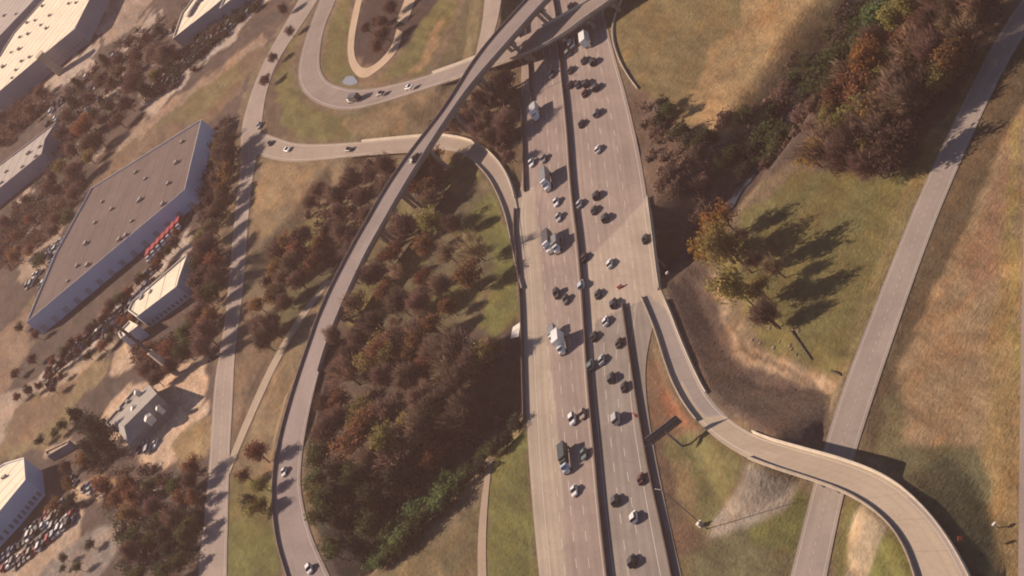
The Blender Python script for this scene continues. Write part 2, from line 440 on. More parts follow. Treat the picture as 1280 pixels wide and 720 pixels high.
def segdist(line):
    D = np.full(GX.shape, 1e9)
    for (x0, y0), (x1, y1) in zip(line[:-1], line[1:]):
        dx, dy = x1-x0, y1-y0; L = dx*dx+dy*dy
        t = np.clip(((GX-x0)*dx+(GY-y0)*dy)/L, 0, 1)
        D = np.minimum(D, np.hypot(GX-x0-t*dx, GY-y0-t*dy))
    return D
CREEK_PX = [(395,760),(470,690),(560,602),(650,517),(735,425),(800,360),(862,305),(900,262),(950,196),(1010,112),(1080,22),(1150,-70)]
CREEK = [tuple(P(a, b, -6.0)[:2]) for a, b in CREEK_PX]
GULLY = [tuple(P(a, b, -3)[:2]) for a, b in [(715,-30),(655,62),(610,105),(560,150),(500,192),(430,225),(395,268),(350,322)]]
BASIN = [tuple(P(a, b, -2.5)[:2]) for a, b in [(872,372),(900,450),(960,500),(1010,535)]]
def smooth(x): x = np.clip(x, 0, 1); return x*x*(3-2*x)
D_CREEK = segdist(CREEK)
CARVE = -(5.0+3.5*np.exp(-(((GX-P(790,370).x)**2+(GY-P(790,370).y)**2)/110**2)))*(1-smooth((D_CREEK-5)/21))
CARVE = np.minimum(CARVE, -3.2*(1-smooth((segdist(GULLY)-4)/14)))
CARVE = np.minimum(CARVE, -4.6*(1-smooth((np.hypot(GX-P(1000,528,-4).x, (GY-P(1000,528,-4).y)*.6)-5)/11)))
CARVE = np.minimum(CARVE, -2.6*(1-smooth((segdist(BASIN)-6)/14)))
GZ = GZ + CARVE
near = np.full(GX.shape, 1e9); nz = np.zeros(GX.shape)
def window(c, r):
    i0, i1 = np.searchsorted(YS, c[1]-r), np.searchsorted(YS, c[1]+r); j0, j1 = np.searchsorted(XS, c[0]-r), np.searchsorted(XS, c[0]+r)
    return slice(i0, i1), slice(j0, j1)
for name, c, hw, z, br in ROADS:           # embankments
    for k in range(len(c)):
        if br[k]: continue
        s = window(c[k], hw[k]+6+2.2*max(z[k], 2))
        d = np.hypot(GX[s]-c[k,0], GY[s]-c[k,1]) - hw[k]
        GZ[s] = np.maximum(GZ[s], z[k]-.16-.45*np.maximum(0, d-2.0))
for name, c, hw, z, br in ROADS:           # cut below every road surface
    for k in range(len(c)):
        s = window(c[k], hw[k]+4)
        d = np.hypot(GX[s]-c[k,0], GY[s]-c[k,1]) - hw[k]
        GZ[s] = np.where(d < 1.6, np.minimum(GZ[s], z[k]-.15), np.where(d < 4.5, np.minimum(GZ[s], z[k]-.22+.08*d), GZ[s]))

def terrain(x, y):
    j = int(np.clip(np.searchsorted(XS, x)-1, 0, len(XS)-2)); i = int(np.clip(np.searchsorted(YS, y)-1, 0, len(YS)-2))
    fx, fy = (x-XS[j])/(XS[j+1]-XS[j]), (y-YS[i])/(YS[i+1]-YS[i])
    return float((GZ[i,j]*(1-fx)+GZ[i,j+1]*fx)*(1-fy) + (GZ[i+1,j]*(1-fx)+GZ[i+1,j+1]*fx)*fy)
def G(px, py):
    z = 0
    for _ in range(4):
        p = P(px, py, z); z = terrain(p.x, p.y)
    p.z = z; return p

# base colours of the ground by what grows or lies there, plus painted tree shade
TAN, GOLD, OLIVE, GREEN = (.195,.145,.085), (.30,.205,.10), (.130,.116,.043), (.126,.127,.040)
BROWN, SOIL, DUFF, SAND, PAVE, RUST = (.155,.11,.072), (.070,.047,.038), (.078,.059,.044), (.23,.165,.11), (.40,.33,.275), (.20,.105,.062)
ZONES = [
 # left fields
 (OLIVE, [(286,600),(345,560),(350,800),(280,800)]),
 (BROWN, [(284,400),(300,370),(345,452),(310,530),(288,560)]), (TAN, [(345,455),(420,345),(395,410),(350,520),(346,600),(292,600),(310,540)]),
 (TAN, [(322,197),(440,200),(415,250),(372,285),(312,300)]), ((.235,.165,.09), [(324,205),(390,210),(350,262),(316,268)]),
 (OLIVE, [(372,285),(432,240),(430,300),(380,345),(330,330)]),
 (OLIVE, [(332,100),(352,40),(372,20),(362,100),(380,132),(430,146),(505,126),(500,168),(410,176),(355,170)]),
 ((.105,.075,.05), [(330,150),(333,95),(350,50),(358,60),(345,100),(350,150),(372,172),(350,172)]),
 ((.22,.155,.085), [(430,150),(505,128),(498,166),(440,172)]),
 (OLIVE, [(408,50),(425,0),(440,-20),(452,-20),(436,45),(436,75),(452,112),(415,102),(402,80)]),
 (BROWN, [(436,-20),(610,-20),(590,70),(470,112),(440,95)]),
 ((.055,.037,.033), [(442,40),(460,-20),(560,-20),(540,10),(520,50),(470,80),(447,82)]),  # dark infield patch: shade of the bare trees painted into the ground
 ((.11,.092,.048), [(545,90),(570,30),(585,-10),(606,-10),(596,68),(560,82)]),
 (OLIVE, [(470,104),(500,70),(520,40),(550,0),(575,0),(560,40),(535,90)]),
 ((.25,.165,.085), [(500,96),(530,70),(548,28),(558,24),(550,60),(535,84)]),
 # industrial side
 ((.085,.064,.054), [(-80,-80),(420,-80),(330,60),(300,140),(260,330),(280,560),(250,780),(-80,780)]),
 *[(PAVE, [(a,b),(a+18,b-14),(a+22,b-10),(a+4,b+5)]) for a, b in ((100,88),(150,62),(128,120),(60,205),(165,45),(110,200),(30,285),(84,190),(190,80),(62,138),(140,95),(20,250),(205,40),(178,28))],
 (PAVE, [(175,120),(235,60),(330,-20),(350,-10),(250,85),(190,150)]),
 (PAVE, [(-20,170),(55,105),(75,90),(120,50),(125,65),(60,125),(-20,195)]), ((.27,.21,.165), [(110,30),(140,-20),(205,-20),(175,30),(135,60)]),
 (BROWN, [(140,178),(200,140),(325,40),(330,75),(275,140),(262,152),(150,235),(110,235)]), ((.16,.13,.06), [(190,160),(250,110),(300,75),(300,100),(250,150)]),
 ((.27,.195,.14), [(138,180),(205,135),(330,42),(334,50),(215,138),(150,190)]),
 ((.30,.23,.17), [(20,330),(75,262),(80,300),(45,352),(20,350)]),
 ((.21,.145,.10), [(-20,430),(35,385),(40,430),(15,480),(-20,510)]), ((.17,.135,.07), [(28,405),(40,370),(52,375),(40,405)]),
 (PAVE, [(50,470),(85,440),(215,310),(240,285),(240,312),(160,385),(110,440),(60,495)]),
 ((.20,.155,.085), [(-20,590),(20,520),(55,480),(140,425),(128,470),(100,500),(85,540),(60,560),(20,570)]), ((.185,.125,.08), [(5,560),(25,515),(60,490),(100,470),(75,520),(40,550)]),
 ((.34,.26,.19), [(50,490),(142,425),(145,430),(55,497)]),
 ((.30,.24,.195), [(-20,500),(30,480),(50,470),(58,482),(20,515),(0,560),(-20,580)]),
 ((.50,.37,.26), [(135,470),(138,448),(160,425),(172,440),(170,455),(150,470)]),
 ((.50,.37,.265), [(120,520),(165,480),(255,446),(258,490),(245,510),(262,500),(262,520),(225,545),(240,545),(238,560),(220,552),(222,575),(205,585),(170,572),(155,560),(125,548),(118,535)]),
 ((.26,.19,.10), [(215,560),(240,530),(264,520),(262,570),(225,590)]),
 ((.36,.28,.20), [(55,562),(90,545),(92,558),(60,572)]), ((.30,.19,.09), [(105,592),(140,597),(148,608),(120,603)]),
 ((.36,.28,.21), [(-20,740),(0,705),(70,640),(85,630),(105,640),(100,675),(50,715),(30,740)]), ((.22,.19,.165), [(30,740),(110,665),(130,655),(165,640),(160,670),(110,740)]),
 ((.40,.30,.205), [(88,605),(115,603),(145,612),(138,622),(105,628),(90,618)]),
 (GREEN, [(283,650),(345,655),(352,780),(280,780)]),
 # centre wood and grove
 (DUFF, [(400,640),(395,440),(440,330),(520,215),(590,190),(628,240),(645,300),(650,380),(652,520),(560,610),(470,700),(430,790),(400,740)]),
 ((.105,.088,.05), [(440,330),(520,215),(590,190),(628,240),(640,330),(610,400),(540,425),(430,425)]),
 ((.12,.10,.052), [(560,215),(575,190),(595,205),(575,245),(558,240)]), (GREEN, [(552,230),(562,195),(576,206),(565,240)]), (GREEN, [(578,212),(596,208),(600,225),(580,230)]),
 (GREEN, [(570,285),(615,240),(632,270),(645,310),(650,395),(610,425),(598,400),(615,360),(610,320),(575,320)]), (OLIVE, [(530,380),(575,345),(612,345),(600,375),(540,400)]),
 (OLIVE, [(432,375),(470,345),(500,370),(470,405),(432,412)]), ((.14,.12,.05), [(495,260),(512,235),(520,290),(500,300)]), (OLIVE, [(515,310),(540,290),(535,340),(480,372),(470,355)]),
 ((.11,.10,.05), [(380,340),(412,345),(370,400),(345,410),(350,380)]),
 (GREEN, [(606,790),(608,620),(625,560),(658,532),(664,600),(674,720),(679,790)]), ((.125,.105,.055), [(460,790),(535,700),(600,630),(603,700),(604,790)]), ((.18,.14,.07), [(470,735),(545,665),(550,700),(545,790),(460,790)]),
 ((.045,.040,.034), [(385,600),(440,590),(455,660),(520,620),(600,560),(652,515),(640,505),(560,575),(480,600),(400,575)]), ((.040,.040,.032), [(395,590),(455,600),(470,690),(440,740),(400,680)]),  # first zone: tree shadow in the creek valley, painted into the ground colour
 # right of the highway
 ((.165,.128,.058), [(760,-80),(1100,-80),(1060,-10),(1000,90),(965,140),(905,170),(855,155),(795,105),(765,62)]),
 (GOLD, [(850,150),(865,115),(900,70),(920,50),(935,-30),(1080,-80),(1020,40),(960,120),(905,165)]), ((.33,.22,.105), [(852,148),(868,120),(880,125),(900,110),(910,140),(890,163)]), ((.24,.17,.085), [(880,60),(930,30),(960,60),(930,100),(895,100)]),
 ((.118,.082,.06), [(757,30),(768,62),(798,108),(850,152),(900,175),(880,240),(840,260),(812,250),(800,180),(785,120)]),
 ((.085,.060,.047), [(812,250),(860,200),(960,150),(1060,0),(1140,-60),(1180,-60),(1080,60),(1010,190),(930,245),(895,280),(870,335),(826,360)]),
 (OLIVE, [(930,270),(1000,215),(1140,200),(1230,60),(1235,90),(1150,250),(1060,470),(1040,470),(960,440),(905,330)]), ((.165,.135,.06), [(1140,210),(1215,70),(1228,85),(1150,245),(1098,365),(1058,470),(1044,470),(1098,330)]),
 ((.085,.055,.042), [(1110,-10),(1240,-10),(1210,110),(1120,220),(1000,205),(1050,110)]),
 ((.115,.080,.062), [(826,366),(870,332),(888,345),(902,405),(935,450),(1035,495),(1035,545),(1005,558),(945,543),(906,518),(868,460)]),
 ((.40,.285,.185), [(884,330),(900,350),(915,395),(942,430),(1000,464),(1050,478),(1045,494),(985,475),(930,450),(902,408),(888,365)]),
 ((.115,.085,.055), [(905,398),(912,396),(945,440),(1000,470),(1048,484),(1046,488),(998,475),(940,446)]),
 # right field
 ((.088,.064,.036), [(1262,67),(1300,0),(1340,0),(1290,110),(1227,240),(1200,303),(1173,357),(1137,427),(1117,473),(1108,560),(1095,575),(1070,563),(1097,480),(1183,240)]),
 ((.235,.165,.095), [(1340,0),(1290,110),(1227,240),(1200,303),(1173,357),(1137,427),(1117,473),(1108,560),(1290,560),(1350,0)]), ((.235,.145,.085), [(1262,190),(1275,190),(1262,330),(1205,380),(1215,310)]),
 ((.235,.165,.075), [(1258,250),(1275,200),(1276,800),(1225,800),(1240,640),(1228,560)]), ((.25,.20,.07), [(1268,150),(1275,150),(1274,500),(1266,500)]),
 ((.098,.092,.048), [(1112,580),(1130,560),(1215,555),(1238,600),(1245,700),(1230,790),(1212,700),(1160,635)]), ((.13,.11,.055), [(1095,570),(1105,500),(1125,490),(1130,560),(1112,590)]),
 # below the ramp
 ((.165,.10,.06), [(800,452),(826,450),(848,500),(875,535),(850,545),(822,560),(806,520)]), ((.22,.10,.055), [(822,480),(840,490),(872,535),(850,530),(830,510)]),
 ((.13,.12,.05), [(812,560),(850,545),(880,540),(930,575),(890,665),(850,640),(826,610)]), ((.19,.14,.07), [(830,575),(860,580),(880,665),(855,650)]),
 ((.11,.075,.05), [(806,520),(826,540),(850,640),(885,668),(870,720),(845,720),(820,600)]),
 ((.115,.105,.055), [(870,690),(905,665),(990,640),(1000,620),(1030,620),(990,800),(850,800),(848,700)]), (GREEN, [(940,640),(990,600),(1010,625),(990,690),(930,680)]),
 ((.14,.13,.05), [(1055,625),(1075,630),(1040,780),(1030,780)]), (GREEN, [(1105,665),(1120,660),(1150,730),(1150,790),(1055,790)]),
 ((.285,.245,.20), [(934,583),(960,590),(1000,606),(975,640),(920,665),(885,670)]), ((.33,.265,.18), [(1072,634),(1112,652),(1085,720),(1050,760),(1058,700)]),
]
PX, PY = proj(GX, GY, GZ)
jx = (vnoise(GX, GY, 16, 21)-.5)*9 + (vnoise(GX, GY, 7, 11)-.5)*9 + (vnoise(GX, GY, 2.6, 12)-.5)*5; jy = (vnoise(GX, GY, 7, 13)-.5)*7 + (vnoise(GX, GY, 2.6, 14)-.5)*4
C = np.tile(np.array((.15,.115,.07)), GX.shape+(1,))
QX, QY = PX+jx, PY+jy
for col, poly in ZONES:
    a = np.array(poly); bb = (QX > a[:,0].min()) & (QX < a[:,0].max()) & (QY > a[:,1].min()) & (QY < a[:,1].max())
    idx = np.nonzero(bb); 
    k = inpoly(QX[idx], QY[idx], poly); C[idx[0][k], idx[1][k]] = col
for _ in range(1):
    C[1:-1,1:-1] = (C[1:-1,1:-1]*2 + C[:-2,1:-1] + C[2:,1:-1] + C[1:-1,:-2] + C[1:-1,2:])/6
C[D_CREEK < 5] = (.06,.05,.045)
ny, nx = GX.shape
V = np.stack([GX, GY, GZ], -1).reshape(-1, 3).astype(np.float32)
ii = np.arange(ny*nx).reshape(ny, nx)
Q = np.stack([ii[:-1,:-1], ii[:-1,1:], ii[1:,1:], ii[1:,:-1]], -1).reshape(-1, 4).astype(np.int32)
me = bpy.data.meshes.new('ground'); me.vertices.add(len(V)); me.vertices.foreach_set('co', V.ravel())
me.loops.add(Q.size); me.loops.foreach_set('vertex_index', Q.ravel()); me.polygons.add(len(Q))
me.polygons.foreach_set('loop_start', np.arange(len(Q), dtype=np.int32)*4)
me.polygons.foreach_set('use_smooth', np.ones(len(Q), bool)); me.update(calc_edges=True); me.validate()
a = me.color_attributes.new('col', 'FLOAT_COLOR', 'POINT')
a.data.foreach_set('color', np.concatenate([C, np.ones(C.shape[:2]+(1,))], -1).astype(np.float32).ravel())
m, nt, b = new_mat('grass_and_soil', 1.0, .1)
at = N(nt, 'ShaderNodeAttribute', attribute_name='col'); ge = N(nt, 'ShaderNodeNewGeometry')
mp = N(nt, 'ShaderNodeMapping'); nt.links.new(ge.outputs['Position'], mp.inputs[0]); mp.inputs['Rotation'].default_value = (0,0,.35); mp.inputs['Scale'].default_value = (1,.22,1)
f = mulmath(nt, remap(nt, noise(nt, mp.outputs[0], .22, 5, .7), .6, 1.4), remap(nt, noise(nt, ge.outputs['Position'], .035, 4, .6), .82, 1.18))
f = mulmath(nt, f, remap(nt, noise(nt, mp.outputs[0], .075, 6, .72), .83, 1.09, .40, .62))
f = mulmath(nt, f, remap(nt, noise(nt, ge.outputs['Position'], .45, 4, .75), .66, 1.34))
c1 = tint(nt, at.outputs['Color'], f)
hue = remap(nt, noise(nt, ge.outputs['Position'], .06, 4, .7), 0, 1, .45, .75)
c2 = N(nt, 'ShaderNodeVectorMath', operation='MULTIPLY'); nt.links.new(c1, c2.inputs[0]); c2.inputs[1].default_value = (1.22,.98,.80)
nt.links.new(mixc(nt, c1, c2.outputs[0], hue), b.inputs['Base Color'])
bp = N(nt, 'ShaderNodeBump'); bp.inputs['Strength'].default_value = .8; bp.inputs['Distance'].default_value = .6
nt.links.new(noise(nt, ge.outputs['Position'], .9, 4, .7), bp.inputs['Height']); nt.links.new(bp.outputs[0], b.inputs['Normal'])
gr = obj('ground', me, m); gr['kind'] = 'structure'

# creek water
m, nt, b = new_mat('creek_water', .5, .12); b.inputs['Base Color'].default_value = (.03,.04,.06,1)
bp = N(nt, 'ShaderNodeBump'); bp.inputs['Strength'].default_value = .15; ge = N(nt, 'ShaderNodeNewGeometry')
nt.links.new(noise(nt, ge.outputs['Position'], .8, 3), bp.inputs['Height']); nt.links.new(bp.outputs[0], b.inputs['Normal'])
cp = resample(chaikin(CREEK), 90); tg = np.gradient(cp, axis=0); tg /= np.linalg.norm(tg, axis=1)[:, None]
V = []; zw = [terrain(*cp[k])+.25 for k in range(90)]
for k in range(90):
    n_ = np.array((-tg[k,1], tg[k,0])); wd = 2.0+.5*1.0*math.sin(k*.7)+.8*math.sin(k*1.9)
    V += [(*(cp[k]+n_*wd), zw[k]), (*(cp[k]-n_*wd), zw[k])]
wt = obj('creek_water', mesh('creek_water', V, [(2*k, 2*k+1, 2*k+3, 2*k+2) for k in range(16, 89)], m)); wt['kind'] = 'structure'
# ------------------------------------------------------------------ barriers
def barrier(label, pts, n, h=.95, wid=.6, z=.1, mat=None, name='road_barrier', it=2):
    o = obj(name, wall_mesh(name, at_z(pts, z, n, it), h, wid, mat or M_BARR)); tagp(o, label, 'barrier'); return o
barrier('long dark concrete median wall that divides the two carriageways', MED, 160, 1.15, .8)
barrier('dark wall along the outer edge of the carriageway above the creek woods', [(645,262),(644,290),(649,335),(653,390),(655,480),(656.5,527)], 50, 1.0, .6)
barrier('dark concrete wall between the through lanes and the brown grass gore', [(780,381),(787,430),(795,485),(803,535),(815,600),(829,660),(842,722),(852,775)], 80, 1.05, .75)
barrier('thin parapet on the bridge edge beside the shaded creek bank', [(811,247),(817,295),(823,345),(826,362)], 24, .9, .45, mat=M_PALE)
barrier('dark wall lining the highway up by the entrance ramp nose', [(653,120),(654,150),(656,205),(657,240)], 20, .95, .5)
barrier('short dark wall beneath the crossing bridges at the top of the highway', [(658,18),(660,50),(664,100),(666,128)], 20, .95, .5)
barrier('low pale kerb wall curving along the edge of the golden field', [(782,-8),(768,22),(766,48),(773,72),(785,95),(798,112)], 30, .7, .5, mat=M_PALE, z=0)

# highway bridge over the creek
hb = empty('highway_bridge', P(735, 400, 0), 0, 'wide low highway bridge carrying both carriageways over the shaded creek', 'bridge')
def local(root, pts): return [tuple(Vector(p)-root.location) for p in pts]
mb = MB(); poly = [P(a, b, 0) for a, b in ((654,420),(806,262),(822,350),(660,520))]
mb.prism([(p.x-hb.location.x, p.y-hb.location.y) for p in poly], -2.0, -.62); mb.build('deck_slab', M_PIER, hb)
for f in (.12, .5, .88):
    mb = MB()
    for g in np.linspace(.04, .96, 9):
        a = Vector((654,420)).lerp(Vector((660,520)), f); c = Vector((806,262)).lerp(Vector((822,350)), f)
        q = a.lerp(c, g); w_ = P(q.x, q.y, 0) - hb.location
        mb.tube([(w_.x, w_.y, -8), (w_.x, w_.y, -2.0)], .5, 8)
        mb.build('pier', M_PIER, hb); mb = MB()
ab = MB(); A0, A1 = P(652,398,0), P(640,424,-.2); c0 = P(646,436,-2.5)
M_WHITE = plain('bright_concrete', (.74,.68,.60), .8, .3, .08)
aw = empty('abutment_wall', P(645,416,-3), 0, 'small bright white concrete wing wall at the bridge end beside the woods', 'wall')
L = aw.location; pts = [(651,402),(641,409),(638,423),(648,420)]
ab.add([tuple(P(*pts[0], .5)-L), tuple(P(*pts[1], .5)-L), tuple(P(*pts[2], .3)-L), tuple(P(*pts[3], .3)-L)] + [tuple(Vector((*P(*q)[:2], -5.5))-L) for q in pts],
       [(3,2,1,0),(4,5,6,7),(1,5,4,0),(2,6,5,1),(3,7,6,2),(0,4,7,3)])
ab.build('wall_slab', M_WHITE, aw)
# flyover straddle bent over the crossing bridge
# ------------------------------------------------------------------ lane markings
mk, mnt, mbs = new_mat('worn_white_line', .8, .3); mbs.inputs['Base Color'].default_value = (.50,.45,.40,1)
def line_between(LE, RE, frac, n, z, wid, t0, t1, dash=None):
    L_, R_ = resample(chaikin(LE), n), resample(chaikin(RE), n); V = []; Fc = []; s = 0; prev = None
    pts = []
    for k in range(n):
        if not t0 <= k/(n-1) <= t1: continue
        pts.append(P(*L_[k], z).lerp(P(*R_[k], z), frac))
    q = resample([tuple(p) for p in pts], max(2, int(sum((pts[i+1]-pts[i]).length for i in range(len(pts)-1))/1.5)))
    for k in range(len(q)-1):
        if dash and (k*1.5) % dash[1] > dash[0]: continue
        a, b = Vector(q[k]), Vector(q[k+1]); d = (b-a).normalized(); nn = Vector((-d.y, d.x, 0))*wid/2; i = len(V)
        V += [a-nn, b-nn, b+nn, a+nn]; Fc.append((i+3, i+2, i+1, i))
    return V, Fc
VV, FF = [], []
for LE, RE, fr, dash, t0, t1 in [(LEFT, MED, .93, None, 0, 1), (LEFT, MED, .74, (3,12), .0, 1), (LEFT, MED, .56, (3,12), .0, 1), (LEFT, MED, .385, (3,12), .35, 1), (LEFT, MED, .17, None, .36, 1),
                                 (MED, RIGHT2, .07, None, 0, 1), (MED, RIGHT2, .28, (3,12), 0, 1), (MED, RIGHT2, .49, (3,12), 0, 1), (MED, RIGHT2, .70, (3,12), 0, .54), (MED, RIGHT2, .72, None, .52, 1), (MED, RIGHT2, .95, None, 0, .5)]:
    V, Fc = line_between(LE, RE, fr, 300, HZ+.006, .16, t0, t1, dash); b_ = len(VV); VV += V; FF += [tuple(i+b_ for i in f) for f in Fc]
for nm, LWs, RWs in RIB:
    for fr, dash in {'flyover': ((.10, None), (.90, None)), 'service_road': ((.09, None), (.91, None), (.5, (3, 12))), 'loop_ramp': ((.11, None), (.89, None)), 'entrance_ramp': ((.11, None), (.89, None)), 'curving_ramp': ((.14, None), (.86, None))}.get(nm, ()):
        q = resample([tuple(a.lerp(b, fr)+Vector((0,0,.012))) for a, b in zip(LWs, RWs)], 420)
        for k in range(len(q)-1):
            if dash and (k*2) % 10 >= 4: continue
            a, b = Vector(q[k]), Vector(q[k+1]); d = (b-a).normalized(); n2 = Vector((-d.y, d.x, 0))*.065; i = len(VV)
            VV += [a-n2, b-n2, b+n2, a+n2]; FF.append((i+3, i+2, i+1, i))
lm = obj('lane_markings', mesh('lane_markings', VV, FF, mk)); lm['kind'] = 'structure'

# ------------------------------------------------------------------ buildings
M_GLASSW = plain('dark_window_glass', (.17,.175,.20), .3, .4, .1)
M_UNIT = plain('rooftop_unit_metal', (.30,.26,.22), .6, .4, .15)
M_SEAM = plain('roof_seam_tar', (.15,.112,.10), .9)
def box_unit(sx, sy, sz): return MB().box(-sx/2, sx/2, -sy/2, sy/2, 0, sz*.85).box(-sx/2-.08, sx/2+.08, -sy/2-.08, sy/2+.08, sz*.85, sz)
def building(name, label, roof_px, H, roofmat, wallmat, units=(), usize=(2.6,2.2,1.5), openings=(), trim=None):
    pts = [P(a, b, H) for a, b in roof_px]; c = sum(pts, Vector())/len(pts); c.z = 0
    root = empty(name, c, 0, label, 'building')
    lp = [(p.x-c.x, p.y-c.y) for p in pts]
    ar = sum(lp[i][0]*lp[(i+1) % len(lp)][1]-lp[(i+1) % len(lp)][0]*lp[i][1] for i in range(len(lp)))
    if ar < 0: lp = lp[::-1]
    n = len(lp)
    V = [(x, y, -.8) for x, y in lp]+[(x, y, H+.5) for x, y in lp]
    ctr = Vector((sum(x for x, y in lp)/n, sum(y for x, y in lp)/n))
    ins = []
    for x, y in lp:
        d = (Vector((x, y))-ctr); ins.append(tuple(Vector((x, y)) - d.normalized()*.5))
    V += [(x, y, H+.5) for x, y in ins]+[(x, y, H-.1) for x, y in ins]
    Fc = []
    for i in range(n):
        j = (i+1) % n
        Fc += [(i, j, n+j, n+i), (n+i, n+j, 2*n+j, 2*n+i), (2*n+i, 2*n+j, 3*n+j, 3*n+i)]
    obj('wall', mesh('wall', V, Fc, wallmat), None, root)
    rm = mesh('roof', [(x, y, H) for x, y in ins], [tuple(range(n))], roofmat); obj('roof', rm, None, root)
    # parapet cap trim on the roof edge
    mb = MB()
    for i in range(n):
        a, b = Vector(lp[i]), Vector(lp[(i+1) % n]); d = (b-a).normalized(); nn = Vector((d.y, -d.x))
        q = [a-nn*.35, b-nn*.35, b+nn*.10, a+nn*.10]
        mb.prism([tuple(x) for x in q][::1] if True else q, H+.5, H+.62)
    mb.build('parapet_cap', trim or roofmat, root)
    d = (Vector(lp[1])-Vector(lp[0])); rz = math.atan2(d.y, d.x)
    rr = random.Random(len(units)+int(H*10))
    A_, B_, C_ = Vector(ins[0]), Vector(ins[1]), Vector(ins[2]); ed = [(Vector(ins[i]), Vector(ins[(i+1) % n])) for i in range(n)]
    e1 = max(ed, key=lambda e: (e[1]-e[0]).length); dd = (e1[1]-e1[0]).normalized(); n3 = Vector((-dd.y, dd.x)); sm = MB(); t = -120.0
    while t < 120:                             # felt seams across the roof, clipped to its outline
        hits = []
        for p0, p1 in ed:
            s0, s1 = (p0-ctr).dot(dd)-t, (p1-ctr).dot(dd)-t
            if s0*s1 < 0: hits.append(p0+(p1-p0)*(s0/(s0-s1)))
        if len(hits) == 2:
            q0, q1 = hits; sm.prism([tuple(q0-dd*.09), tuple(q1-dd*.09), tuple(q1+dd*.09), tuple(q0+dd*.09)], H+.004, H+.05)
        t += 9.0
    if sm.V: sm.build('roof_seam', M_SEAM, root)
    for k, u in enumerate(units):
        p = P(u[0], u[1], H); s = rr.uniform(.8, 1.25)
        o = obj('rooftop_unit', box_unit(usize[0]*s, usize[1]*s, usize[2]*s).me('rooftop_unit', M_UNIT), None, root)
        o.location = (p.x-c.x, p.y-c.y, H+.01); o.rotation_euler = (0, 0, rz)
    # openings on walls: (edge index from the pixel list, kind, count, width, z0, z1)
    lp0 = [(p.x-c.x, p.y-c.y) for p in pts]
    for ei, nm, cnt, wd, z0, z1 in openings:
        a, b = Vector(lp0[ei]), Vector(lp0[(ei+1) % n]); d = (b-a); Ln = d.length; d.normalize(); nn = Vector((d.y, -d.x))
        if nn.dot((a+b)/2-ctr) < 0: nn = -nn
        for k in range(cnt):
            m_ = a+d*Ln*(k+.5)/cnt
            q = [m_-d*wd/2-nn*.1, m_+d*wd/2-nn*.1, m_+d*wd/2+nn*.06, m_-d*wd/2+nn*.06]
            MB().prism([tuple(x) for x in q], z0, z1).build(nm, M_GLASSW if nm == 'window' else M_DOOR, root)
    return root
M_DOOR = plain('grey_dock_door', (.29,.30,.35), .6)
M_BLUE = plain('blue_grey_wall', (.40,.46,.60), .8, .3, .08, .1)
M_GREYW = plain('dark_grey_wall', (.26,.255,.29), .85, .3, .1, .1)
M_CREAMW = plain('pale_wall', (.40,.42,.48), .85, .3, .08, .1)
R_TAN = plain('tan_gravel_roof', (.112,.080,.073), .95, .2, .28, .06)
R_CREAM = plain('cream_membrane_roof', (.74,.64,.48), .8, .3, .14, .12)
R_GREY = plain('light_grey_roof', (.36,.32,.29), .9, .2, .1, .1)
R_WHITE = plain('off_white_roof', (.50,.45,.40), .9, .2, .1, .1)

building('warehouse', 'long flat tan-roofed warehouse with blue-grey walls and a row of small trees along its front', [(253,150),(232,238),(34,404),(70,318),(115,236)], 8, R_TAN, M_BLUE,
   units=[(228,178),(221,204),(170,216),(182,224),(211,230),(176,250),(204,256),(128,253),(174,252),(119,279),(165,277),(108,305),(158,295),(97,333),(110,332),(150,300),(85,352),(140,262)], usize=(1.7,1.3,1.0), openings=[(1,'dock_door',14,2.8,0,3.0)], trim=plain('pale_coping', (.34,.31,.30), .8))
wb = building('warehouse', 'large cream-roofed warehouse dotted with roof vents in the top corner of the photo', [(128,-30),(94,37),(45,77),(0,115),(-70,172),(-50,110),(0,71),(17,43),(55,0),(80,-30)], 10, R_CREAM, M_GREYW,
   units=[(86,5),(95,4),(53,8),(44,26),(34,29),(51,32),(58,36),(35,43),(25,47),(24,62),(14,66),(4,84),(27,77),(20,88),(62,20),(37,72),(15,98)], usize=(1.7,1.5,1.1), openings=[(1,'window',12,1.4,2,3.6)])
st = P(62, 74, 5); 
mb = MB(); b0 = P(77, 92, 0)-wb.location
mb.box(b0.x-2.2, b0.x+2.2, b0.y+.2, b0.y+6.5, 0, 14.5).box(b0.x-2.5, b0.x+2.5, b0.y-.1, b0.y+6.8, 14.5, 15.0)
mb.build('stair_tower', plain('tan_tower_wall', (.42,.34,.26), .9), wb)
building('warehouse', 'grey-roofed warehouse cut off by the very corner of the photo, beyond the cream one', [(60,-40),(44,0),(0,46),(-60,100),(-80,0)], 8, R_GREY, M_GREYW, units=[(20,18),(5,20)], usize=(1.6,1.6,1))
building('office_building', 'narrow cream-roofed building with roof equipment near the top edge beside a car park', [(250,-12),(228,18),(217,49),(262,14),(295,-14)], 7.5, R_CREAM, M_GREYW, units=[(246,6),(243,11),(240,16),(250,2),(238,20)], usize=(2.4,2,1.4), openings=[(2,'window',9,1.2,1.5,2.8)])
building('office_building', 'small cream-roofed wing at the top edge, partly cut off, beside its larger neighbour', [(284,-6),(275,12),(305,-12),(318,-22)], 7.5, R_CREAM, M_GREYW)
building('warehouse', 'long light grey flat roof with a notched end and small dark vents among dark trees', [(71,153),(57,175),(53,193),(-50,277),(-50,240),(0,207),(40,177)], 7, R_GREY, M_GREYW, units=[(50,184),(36,192),(28,209),(8,215),(2,229),(45,196)], usize=(1.7,1.4,1.0))
